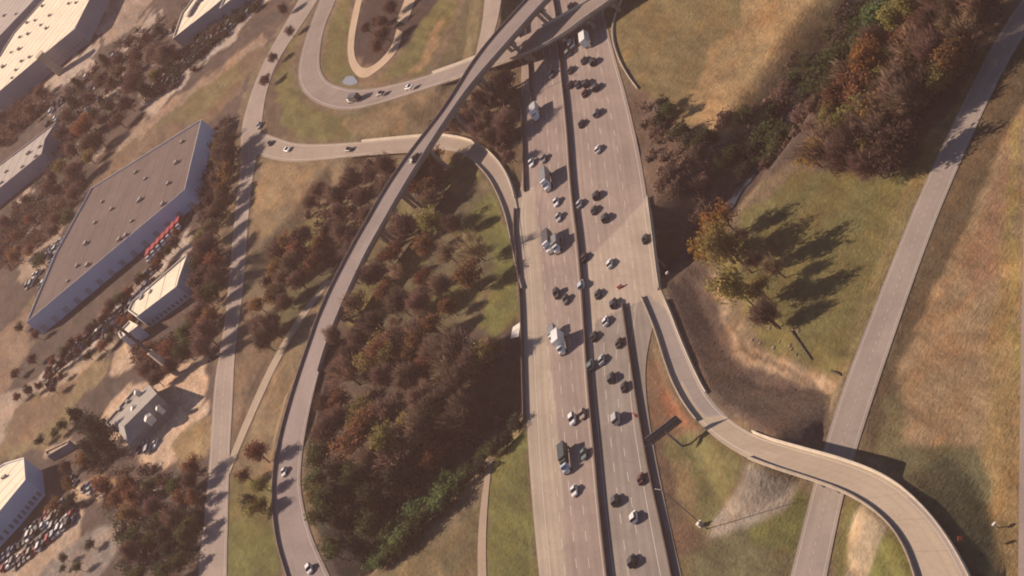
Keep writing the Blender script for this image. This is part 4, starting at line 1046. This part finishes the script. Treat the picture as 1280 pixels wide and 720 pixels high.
CR = {'leafy': [crown_mesh(s, rx=3.7+.3*(s % 3), rz=3.4) for s in (1,2,3,4)],
      'bare': [crown_mesh(s, True, rx=3.9, rz=3.9, cz=6.4, nclump=85, per=26, size=.46) for s in (11,12,13,14)],
      'thin': [crown_mesh(s, True, rx=4.3, rz=4.1, cz=6.2, nclump=46, per=18, size=.5) for s in (15,16,17)],
      'conic': [crown_mesh(s, rx=3.0, rz=4.6, cz=5.3, nclump=85, per=24, size=.5, conic=True) for s in (21,22)],
      'shrub': [crown_mesh(s, rx=3.6, rz=2.3, cz=2.2, nclump=45, per=24, size=.6) for s in (31,32,33)]}
TK = {'leafy': [trunk_mesh(s) for s in (1,2,3,4)], 'bare': [trunk_mesh(s, 6.4, 3.9, 8, 9.6) for s in (5,6,7,8)], 'thin': [trunk_mesh(s, 6.2, 4.2, 9, 9.8) for s in (51,52,53)], 'conic': [trunk_mesh(s, 5.0, 1.6, 5, 9.2) for s in (9,10)]}
rt = random.Random(99)
RC = np.vstack([c for _, c, hw, z, br in ROADS]); RH = np.concatenate([hw for _, c, hw, z, br in ROADS]); RZ = np.concatenate([z for _, c, hw, z, br in ROADS])
def blocked(p, H, f):
    d = np.hypot(RC[:,0]-p.x, RC[:,1]-p.y)-RH-H*f
    d = np.where(RZ > p.z+H+1.5, 99, d); k = int(d.argmin())
    if d[k] >= 0: return None
    v = Vector((p.x-RC[k,0], p.y-RC[k,1])); return v.normalized()*(-d[k]+.3)
NT = [0]
def tree(px, py, kind, H, label, group=None, crown_px=True, name='tree', shape=None, big=1.0):
    """px, py is the middle of the crown in the photograph unless crown_px is False"""
    sh = shape or (kind if kind in ('bare', 'thin') else 'conic' if kind == 'dark' and H > 9 else 'leafy')
    if crown_px:
        s = scale_at(px, py)*cA*H*(.62 if sh != 'shrub' else .35); px, py = px+sR*s, py+cR*s
    p = G(px, py); i = rt.randrange(len(CR[sh]))
    for k_ in range(6):                      # keep trees off the carriageways
        hit = blocked(p, H, .20 if sh == 'shrub' else .26)
        if hit is None: break
        q = Vector((p.x, p.y)) + hit; p = Vector((q.x, q.y, terrain(q.x, q.y)))
    sc_ = H/(10.0 if sh != 'shrub' else 4.6)
    root = empty(name, p, rt.uniform(0, 2*pi), label, 'shrub' if sh == 'shrub' else 'tree', group)
    w_ = sc_*rt.uniform(.85, 1.25)*big
    root.scale = (w_, w_*rt.uniform(.92,1.08), sc_)
    c = obj('crown', CR[sh][i], None, root)
    if not c.data.materials: c.data.materials.append(None)
    c.material_slots[0].link = 'OBJECT'; c.material_slots[0].material = KIND[kind][0]
    if sh in TK: obj('trunk', TK[sh][i], None, root)
    NT[0] += 1
    return root
def patch(poly, n, mix, hr, where, seed, name='tree', shape=None, big=1.0):
    r = random.Random(seed); xs = [p[0] for p in poly]; ys = [p[1] for p in poly]; pts = []
    kinds = [k for k, w_ in mix.items() for _ in range(w_)]
    for _ in range(n):
        best = None
        for _t in range(14):
            while True:
                x, y = r.uniform(min(xs), max(xs)), r.uniform(min(ys), max(ys))
                if inpoly([x], [y], poly)[0]: break
            d = min([((x-a)**2+(y-b)**2) for a, b in pts], default=1e9)
            if best is None or d > best[0]: best = (d, x, y)
        pts.append(best[1:])
    for x, y in pts:
        k = r.choice(kinds); 
        word = {'shrub': 'bush', None: 'tree'}.get(shape, 'tree')
        tree(x, y, k, r.uniform(*hr), f'{KIND[k][1]} {word} {where}', f'{word}s {where}', name=name, shape=shape, big=big)
# --- single trees that stand out
for a in [
 (626,106,'orange',9,'round bright orange tree in the gully just under the flyover'),
 (890,303,'yellow',15,'tall yellow-gold tree at the head of the sandy bank'), (900,272,'orange',11,'dull orange tree just beyond the tall yellow one'),
 (902,308,'olive',19,'very tall slim olive tree casting the longest shadow towards the straight road'), (912,356,'olive',18,'tall slim olive-brown tree by the sandy bank, nearer the boulders than its taller twin'),
 (1010,194,'yellow',9,'bright yellow tree at the tip of the autumn wood'), (1096,140,'orange',12,'big bright orange tree in the middle of the autumn wood'),
 (1052,168,'rust',8,'red-leaved tree at the creek side of the autumn wood'), (1112,185,'maroon',13,'broad maroon tree at the front of the autumn wood'), (1085,205,'bare',10,'brown tree with yellow tinge at the front of the autumn wood'),
 (105,158,'orange',12,'orange tree among dark trees beside the notched grey roof'),
 (118,535,'dark',15,'tallest black conifer in the clump beside the gravel yard'), (100,520,'dark',13,'black conifer at the back of the clump beside the gravel yard'), (128,555,'dark',14,'front black conifer of the clump beside the gravel yard'), (112,560,'dark',12,'black conifer nearest the small tan shed'),
 (78,531,'green',6,'round dark tree beside the conifer clump'), (68,541,'green',5,'small dark tree below the round one by the conifers'), (50,550,'dark',5,'lone small round dark tree on the tan field edge'),
 (477,440,'rust',12,'tall rust-red tree in the middle of the central wood'), (632,456,'bare',7,'pale bare grey tree by the white abutment wall'), (618,440,'thin',8,'pale bare tree at the edge of the lawn by the abutment'),
 (485,550,'olive',13,'large olive-yellow tree low in the central wood'), (250,575,'rust',9,'rust tree at the edge of the round gravel yard'),
 (310,628,'dark',8,'dark round tree between the service road and the flyover foot'), (322,565,'rust',9,'reddish tree leaning over the footpath beside the service road'),
 (113,680,'dark',4.5,'small round dark tree in the grey lot by the crowded cars'), (80,696,'dark',4.5,'small dark tree at the edge of the grey lot'), (97,708,'green',5,'dark green tree at the bottom of the grey lot'), (78,711,'dark',3,'tiny dark tree below the one at the grey lot edge'),
 (84,272,'green',9,'dark green tree overhanging the warehouse roof edge'), (68,288,'maroon',7,'maroon tree beside the dark green one behind the tan warehouse'), (50,325,'green',8,'dark green tree behind the tan warehouse near its pale yard'),
 (22,495,'rust',5,'small brown tree by the pale driveway at the tan field'), (430,640,'green',9,'leafy green tree touching the lower bend of the flyover'), (398,615,'olive',8,'olive tree overhanging the flyover parapet'),
 (835,140,'green',6,'dark bush-like tree at the edge of the golden field by the low wall'), (828,128,'dark',5,'small dark tree by the kerb wall end'),
]:
    tree(a[0], a[1], a[2], a[3], a[4], big=.5 if a[3] > 16 else 1.0)
# --- woods and groves
patch([(430,465),(500,420),(560,425),(606,445),(610,485),(598,508),(545,578),(500,590),(400,545),(398,510)], 32, {'bare':4,'thin':2,'olive':3,'rust':2}, (7.5,12), 'in the thick central wood between flyover and highway', 1, big=1.25)
patch([(390,580),(400,560),(440,590),(500,600),(470,660),(440,690),(410,690),(392,640)], 15, {'bare':1,'green':3,'dark':3}, (8,12), 'in the dark lower corner of the wood by the flyover bend', 2)
patch([(425,330),(470,290),(540,240),(590,290),(600,330),(560,400),(500,430),(440,420)], 25, {'thin':4,'rust':3,'bare':4,'olive':1}, (7,11), 'in the open grassy grove between flyover and highway', 3)
patch([(415,420),(430,400),(450,420),(435,470),(400,520),(398,490)], 5, {'bare':3,'rust':1}, (8,10), 'hugging the outer parapet of the flyover', 4)
patch([(500,230),(535,195),(560,205),(540,240),(515,250)], 6, {'bare':1,'rust':1}, (7,10), 'under the flyover beside the entrance ramp', 5)
patch([(385,250),(430,215),(480,200),(500,215),(470,250),(440,300),(400,300)], 13, {'bare':5,'maroon':1}, (6,10), 'in the gully beside the entrance ramp', 6)
patch([(335,320),(380,285),(410,290),(390,335),(360,370),(330,360)], 14, {'bare':2,'rust':2,'maroon':1}, (7,10), 'beside the footpath on the outer flank of the flyover', 7)
patch([(316,380),(345,360),(365,380),(350,420),(330,440)], 7, {'rust':2,'bare':1}, (7,10), 'between the service road and the footpath', 8)
patch([(560,150),(600,112),(640,95),(648,140),(620,160),(590,170)], 7, {'bare':4,'olive':1}, (7,9), 'in the gully beneath the flyover shadow', 9)
patch([(600,150),(645,145),(650,170),(640,200),(610,178)], 5, {'bare':1,'maroon':1}, (6,8), 'on the dark slope by the entrance ramp bend', 10)
patch([(280,180),(300,150),(296,190),(268,290),(252,300),(262,230)], 18, {'rust':2,'maroon':3,'bare':2,'olive':1}, (7,10), 'in the row between the tan warehouse end and the service road', 11)
patch([(240,330),(262,300),(280,330),(275,380),(262,430),(225,450),(215,425),(245,390)], 16, {'rust':2,'maroon':2,'bare':2,'green':1}, (8,11), 'screening the bright low office from the service road', 12)
patch([(165,450),(215,420),(230,450),(190,480)], 5, {'rust':2,'bare':1}, (6,8), 'between the mast and the pale yard', 13)
patch([(120,600),(170,590),(200,610),(250,590),(262,605),(250,630),(180,640),(150,640)], 11, {'rust':2,'green':2,'olive':2,'bare':1}, (7,9), 'below the round gravel yard', 14)
patch([(150,680),(190,640),(255,640),(245,715),(170,725)], 13, {'green':3,'dark':2,'bare':1}, (7,9), 'in the dark green thicket at the bottom beside the service road', 15)
patch([(80,580),(110,570),(130,600),(70,640),(60,610)], 6, {'maroon':2,'rust':1,'dark':1}, (6,8), 'between the shed and the crowded car park', 16)
patch([(288,600),(330,560),(345,590),(338,640),(300,650)], 4, {'rust':1,'olive':1}, (6,8), 'on the strip beside the flyover foot', 17)
patch([(0,280),(40,240),(80,230),(110,225),(90,260),(50,300),(20,330),(0,330)], 9, {'maroon':1,'bare':1,'rust':2}, (6,9), 'behind the tan warehouse', 18)
patch([(80,120),(130,70),(200,20),(215,60),(190,110),(150,150),(120,190),(70,240),(50,230),(75,180)], 34, {'maroon':4,'bare':2,'olive':1,'dark':3}, (7,11), 'in the shady belt between the grey and cream warehouses', 19)
patch([(0,130),(50,105),(60,115),(40,150),(0,190)], 7, {'maroon':1,'bare':2}, (5,7), 'before the front wall of the big cream warehouse', 20)
patch([(340,40),(370,0),(375,20),(345,65),(335,110),(328,100)], 4, {'bare':1,'maroon':1,'dark':1}, (5,7), 'along the service road beside the loop ramp', 21)
patch([(455,30),(490,0),(500,20),(485,55),(465,70)], 6, {'bare':1,'maroon':1}, (6,8), 'inside the tan dirt loop track', 22)
patch([(1020,195),(1045,120),(1075,70),(1100,30),(1170,-20),(1250,-30),(1232,30),(1185,85),(1130,140),(1100,190)], 40, {'orange':1,'rust':1,'bare':5,'thin':2,'olive':3}, (9,13), 'in the big autumn wood beside the service road', 23)
patch([(890,330),(905,290),(950,290),(980,330),(975,390),(945,415),(912,380)], 7, {'thin':5,'bare':1,'olive':1}, (6,9), 'in the grove behind the sandy bank', 24)
print('trees', NT[0])
# front of the tan warehouse: small street trees
pts = resample([(62,470),(110,418),(160,375),(200,335),(222,300)], 22)
for k, (x, y) in enumerate(pts):
    kd = ['maroon','rust','maroon','green'][k % 4]
    tree(x+rt.uniform(-4,4), y-8+rt.uniform(-3,3), kd, rt.uniform(5,7), f'{KIND[kd][1]} little tree in the row along the tan warehouse front', 'little trees along the tan warehouse front')
patch([(45,480),(90,440),(150,400),(200,350),(225,320),(210,350),(150,420),(100,455),(60,490)], 22, {'maroon':2,'rust':1,'dark':2}, (4,6), 'scattered in the car park before the tan warehouse', 25)
patch([(20,400),(45,400),(55,440),(35,490),(14,480)], 5, {'dark':1,'maroon':1}, (5,7), 'at the end corner of the tan warehouse', 26)
# shrubs: along the creek and in the dark brush
for poly, n, mix, hr, where, sd in [
 ([(460,705),(500,655),(560,600),(575,605),(530,660),(480,712)], 20, {'fresh':3,'green':1}, (3.5,5.5), 'along the creek mouth at the bottom of the wood', 41),
 ([(560,600),(620,545),(652,525),(655,535),(600,590)], 7, {'dark':1,'green':1}, (2.5,4), 'on the creek bank under the lawn edge', 42),
 ([(800,120),(850,160),(900,180),(960,140),(1020,70),(1065,10),(1095,0),(1040,110),(990,170),(930,225),(890,215),(870,185)], 40, {'dark':2,'green':3,'bare':3}, (2.2,4.6), 'in the dark creek brush beside the golden field', 43),
 ([(1020,110),(1060,50),(1090,10),(1100,30),(1060,100),(1030,140)], 8, {'green':2,'fresh':1}, (5,8), 'at the creek edge of the autumn wood', 44),
 ([(830,215),(890,235),(880,275),(840,260)], 6, {'bare':3,'maroon':1}, (2.5,4), 'on the brown slope beside the highway bridge', 45),
 ([(210,80),(250,45),(300,15),(320,10),(270,60),(225,110),(195,120)], 14, {'dark':2,'maroon':2}, (2.5,4), 'among the cars in the upper car park', 46),
 ]:
    patch(poly, n, mix, hr, where, sd, 'shrub', 'shrub')
print('trees and shrubs', NT[0])
# the trees beyond the 300 that show largest stand as one mass
allt = [o for o in COL.objects if o.get('category') == 'tree']
def shown(o):
    px, py = proj(o.location.x, o.location.y, o.location.z+5)
    out = max(0, -px, px-1280, -py, py-720)
    return scale_at(px, py)*o.scale.z*(0.2 if out > 15 else 1)*(1.6 if not o.get('group') else 1)
allt.sort(key=shown, reverse=True)
mats = []; VV = []; FV = []; MI = []; TT = []; nb = 0
for o in allt[298:]:
    M = Matrix.LocRotScale(o.location, o.rotation_euler, o.scale)
    for ch in list(o.children):
        me = ch.data; n_ = len(me.vertices); co_ = np.empty(n_*3, np.float32); me.vertices.foreach_get('co', co_)
        VV.append(co_.reshape(-1, 3) @ np.array(M.to_3x3()).T + np.array(M.translation))
        mt = ch.material_slots[0].material
        if mt not in mats: mats.append(mt)
        FV += [[v+nb for v in p.vertices] for p in me.polygons]; MI += [mats.index(mt)]*len(me.polygons); nb += n_
        t = np.zeros(n_, np.float32)
        if 'tone' in me.attributes: me.attributes['tone'].data.foreach_get('value', t)
        TT.append(t); bpy.data.objects.remove(ch)
    bpy.data.objects.remove(o)
me = mesh('far_trees', np.vstack(VV).tolist(), FV)
for mt in mats: me.materials.append(mt)
me.polygons.foreach_set('material_index', np.array(MI, np.int32))
at = me.attributes.new('tone', 'FLOAT', 'POINT'); at.data.foreach_set('value', np.concatenate(TT))
tagp(obj('far_trees', me), kind='stuff')
# undergrowth: brush nobody could count, in the woods and waste ground
def brush(polys, n, kind, hr, seed):
    r = np.random.default_rng(seed); V = []; T = []
    while n > 0:
        poly = polys[r.integers(len(polys))]; a = np.array(poly); x, y = r.uniform(*a.min(0)-0 if False else (a[:,0].min(), a[:,0].max())), r.uniform(a[:,1].min(), a[:,1].max())
        if not inpoly([x], [y], poly)[0]: continue
        p = G(x, y); n -= 1
        if blocked(p, 4, .3) is not None: continue
        h = r.uniform(*hr); m_ = int(34+18*h); tb = r.random()
        ctr = r.normal(0, 1, (m_, 3))*np.array((h*.42, h*.42, h*.26)) + np.array((p.x, p.y, p.z+h*.5))
        a_ = r.normal(0, 1, (m_, 3)); a_ /= np.linalg.norm(a_, axis=1)[:, None]; q = np.cross(a_, r.normal(0, 1, (m_, 3))); q /= np.linalg.norm(q, axis=1)[:, None]
        s_ = r.uniform(.3, .65, (m_, 1))
        V.append(np.stack([ctr-a_*s_, ctr-q*s_*.6, ctr+a_*s_, ctr+q*s_*.6], 1).reshape(-1, 3)); T.append(np.repeat(np.clip(tb+r.normal(0,.15,m_),0,1), 4))
    V = np.vstack(V); T = np.concatenate(T)
    me = mesh('undergrowth', V, np.arange(len(V)).reshape(-1, 4).tolist(), KIND[kind][0])
    at = me.attributes.new('tone', 'FLOAT', 'POINT'); at.data.foreach_set('value', T.astype(np.float32))
    o = obj('undergrowth', me); tagp(o, kind='stuff')
BELT = [(80,120),(130,70),(200,20),(260,-10),(215,60),(190,110),(150,150),(120,190),(70,240),(20,300),(-10,300),(0,280),(50,230),(75,180)]
brush([BELT, [(0,150),(55,110),(70,125),(0,190)], [(-10,290),(60,240),(110,225),(80,280),(20,335),(-10,340)]], 330, 'maroon', (2,4.5), 1)
brush([BELT, [(180,110),(235,60),(310,0),(320,10),(255,70),(195,130)]], 130, 'dark', (2,4), 2)
brush([[(250,165),(300,140),(300,200),(270,300),(252,310)], [(238,330),(270,300),(285,340),(275,400),(262,440),(215,450),(250,390)], [(165,440),(215,420),(235,445),(190,480)], [(118,570),(160,585),(260,590),(255,640),(240,715),(150,715),(150,650),(100,610)]], 230, 'maroon', (1.5,3.5), 3)
brush([[(150,650),(255,640),(245,718),(150,718)], [(100,520),(130,530),(150,580),(110,590)]], 90, 'dark', (2,4), 4)
brush([[(400,520),(440,440),(500,400),(560,425),(630,460),(640,520),(560,600),(480,670),(410,690),(395,600)], [(385,260),(470,200),(520,200),(480,270),(440,330),(380,330)]], 240, 'bare', (1,2.6), 5)
brush([[(800,130),(860,170),(900,180),(960,140),(1060,0),(1100,-10),(1030,150),(990,180),(930,230),(880,270),(840,260),(815,220)]], 170, 'bare', (1,2.4), 6)
brush([[(1020,195),(1045,120),(1100,30),(1170,-20),(1250,-30),(1180,100),(1110,205)]], 160, 'rust', (1,2.5), 7)
brush([[(535,160),(600,105),(650,90),(650,180),(600,170)], [(560,150),(645,145),(640,200)]], 90, 'bare', (1,3), 8)
# rubble on the sandy bank
rs = random.Random(8); mrk = plain('pale_rubble', (.25,.19,.145), .95, .2, .3, .8)
for k in range(16):
    x, y = rs.uniform(935,1000), rs.uniform(405,450)
    q = G(x, y); s = rs.uniform(.3,.8); mb = MB(); bm = bmesh.new(); bmesh.ops.create_icosphere(bm, subdivisions=1, radius=s)
    for v in bm.verts: v.co *= rs.uniform(.7,1.2); v.co.z *= .6
    me = bpy.data.meshes.new('boulder'); bm.to_mesh(me); bm.free(); me.materials.append(mrk)
    o = obj('boulder', me); o.location = q; tagp(o, 'pale rough boulder strewn along the sandy bank behind the grove', 'boulder', 'boulders on the sandy bank')
lg = random.Random(4)
for x0, y0, x1, y1, lab in ((990,415,1015,450,'longest fallen dark log pointing at the ramp on the sandy bank'), (960,400,975,412,'short dark fallen log at the edge of the grove shade'), (1040,465,1052,470,'short pale fallen log by the service road')):
    a, b_ = G(x0, y0), G(x1, y1); mid = (a+b_)/2; o = MB().tube([tuple(a-mid+Vector((0,0,.3))), tuple(Vector((0.1,0,.35))), tuple(b_-mid+Vector((0,0,.3)))], [.32,.28,.18], 7).build('fallen_log', BARK); o.location = mid; tagp(o, lab, 'log')

# ------------------------------------------------------------------ air
hz = MB().box(-1100, 1100, -300, 2600, -12, 345).build('haze', None); hz['kind'] = 'stuff'
m = bpy.data.materials.new('haze_air'); m.use_nodes = True; nt = m.node_tree; nt.nodes.remove(nt.nodes['Principled BSDF'])
vol = nt.nodes.new('ShaderNodeVolumePrincipled'); vol.inputs['Color'].default_value = (.94,.62,.57,1); vol.inputs['Density'].default_value = .000055; vol.inputs['Anisotropy'].default_value = 0.2
nt.links.new(vol.outputs[0], nt.nodes['Material Output'].inputs['Volume']); hz.data.materials.append(m)
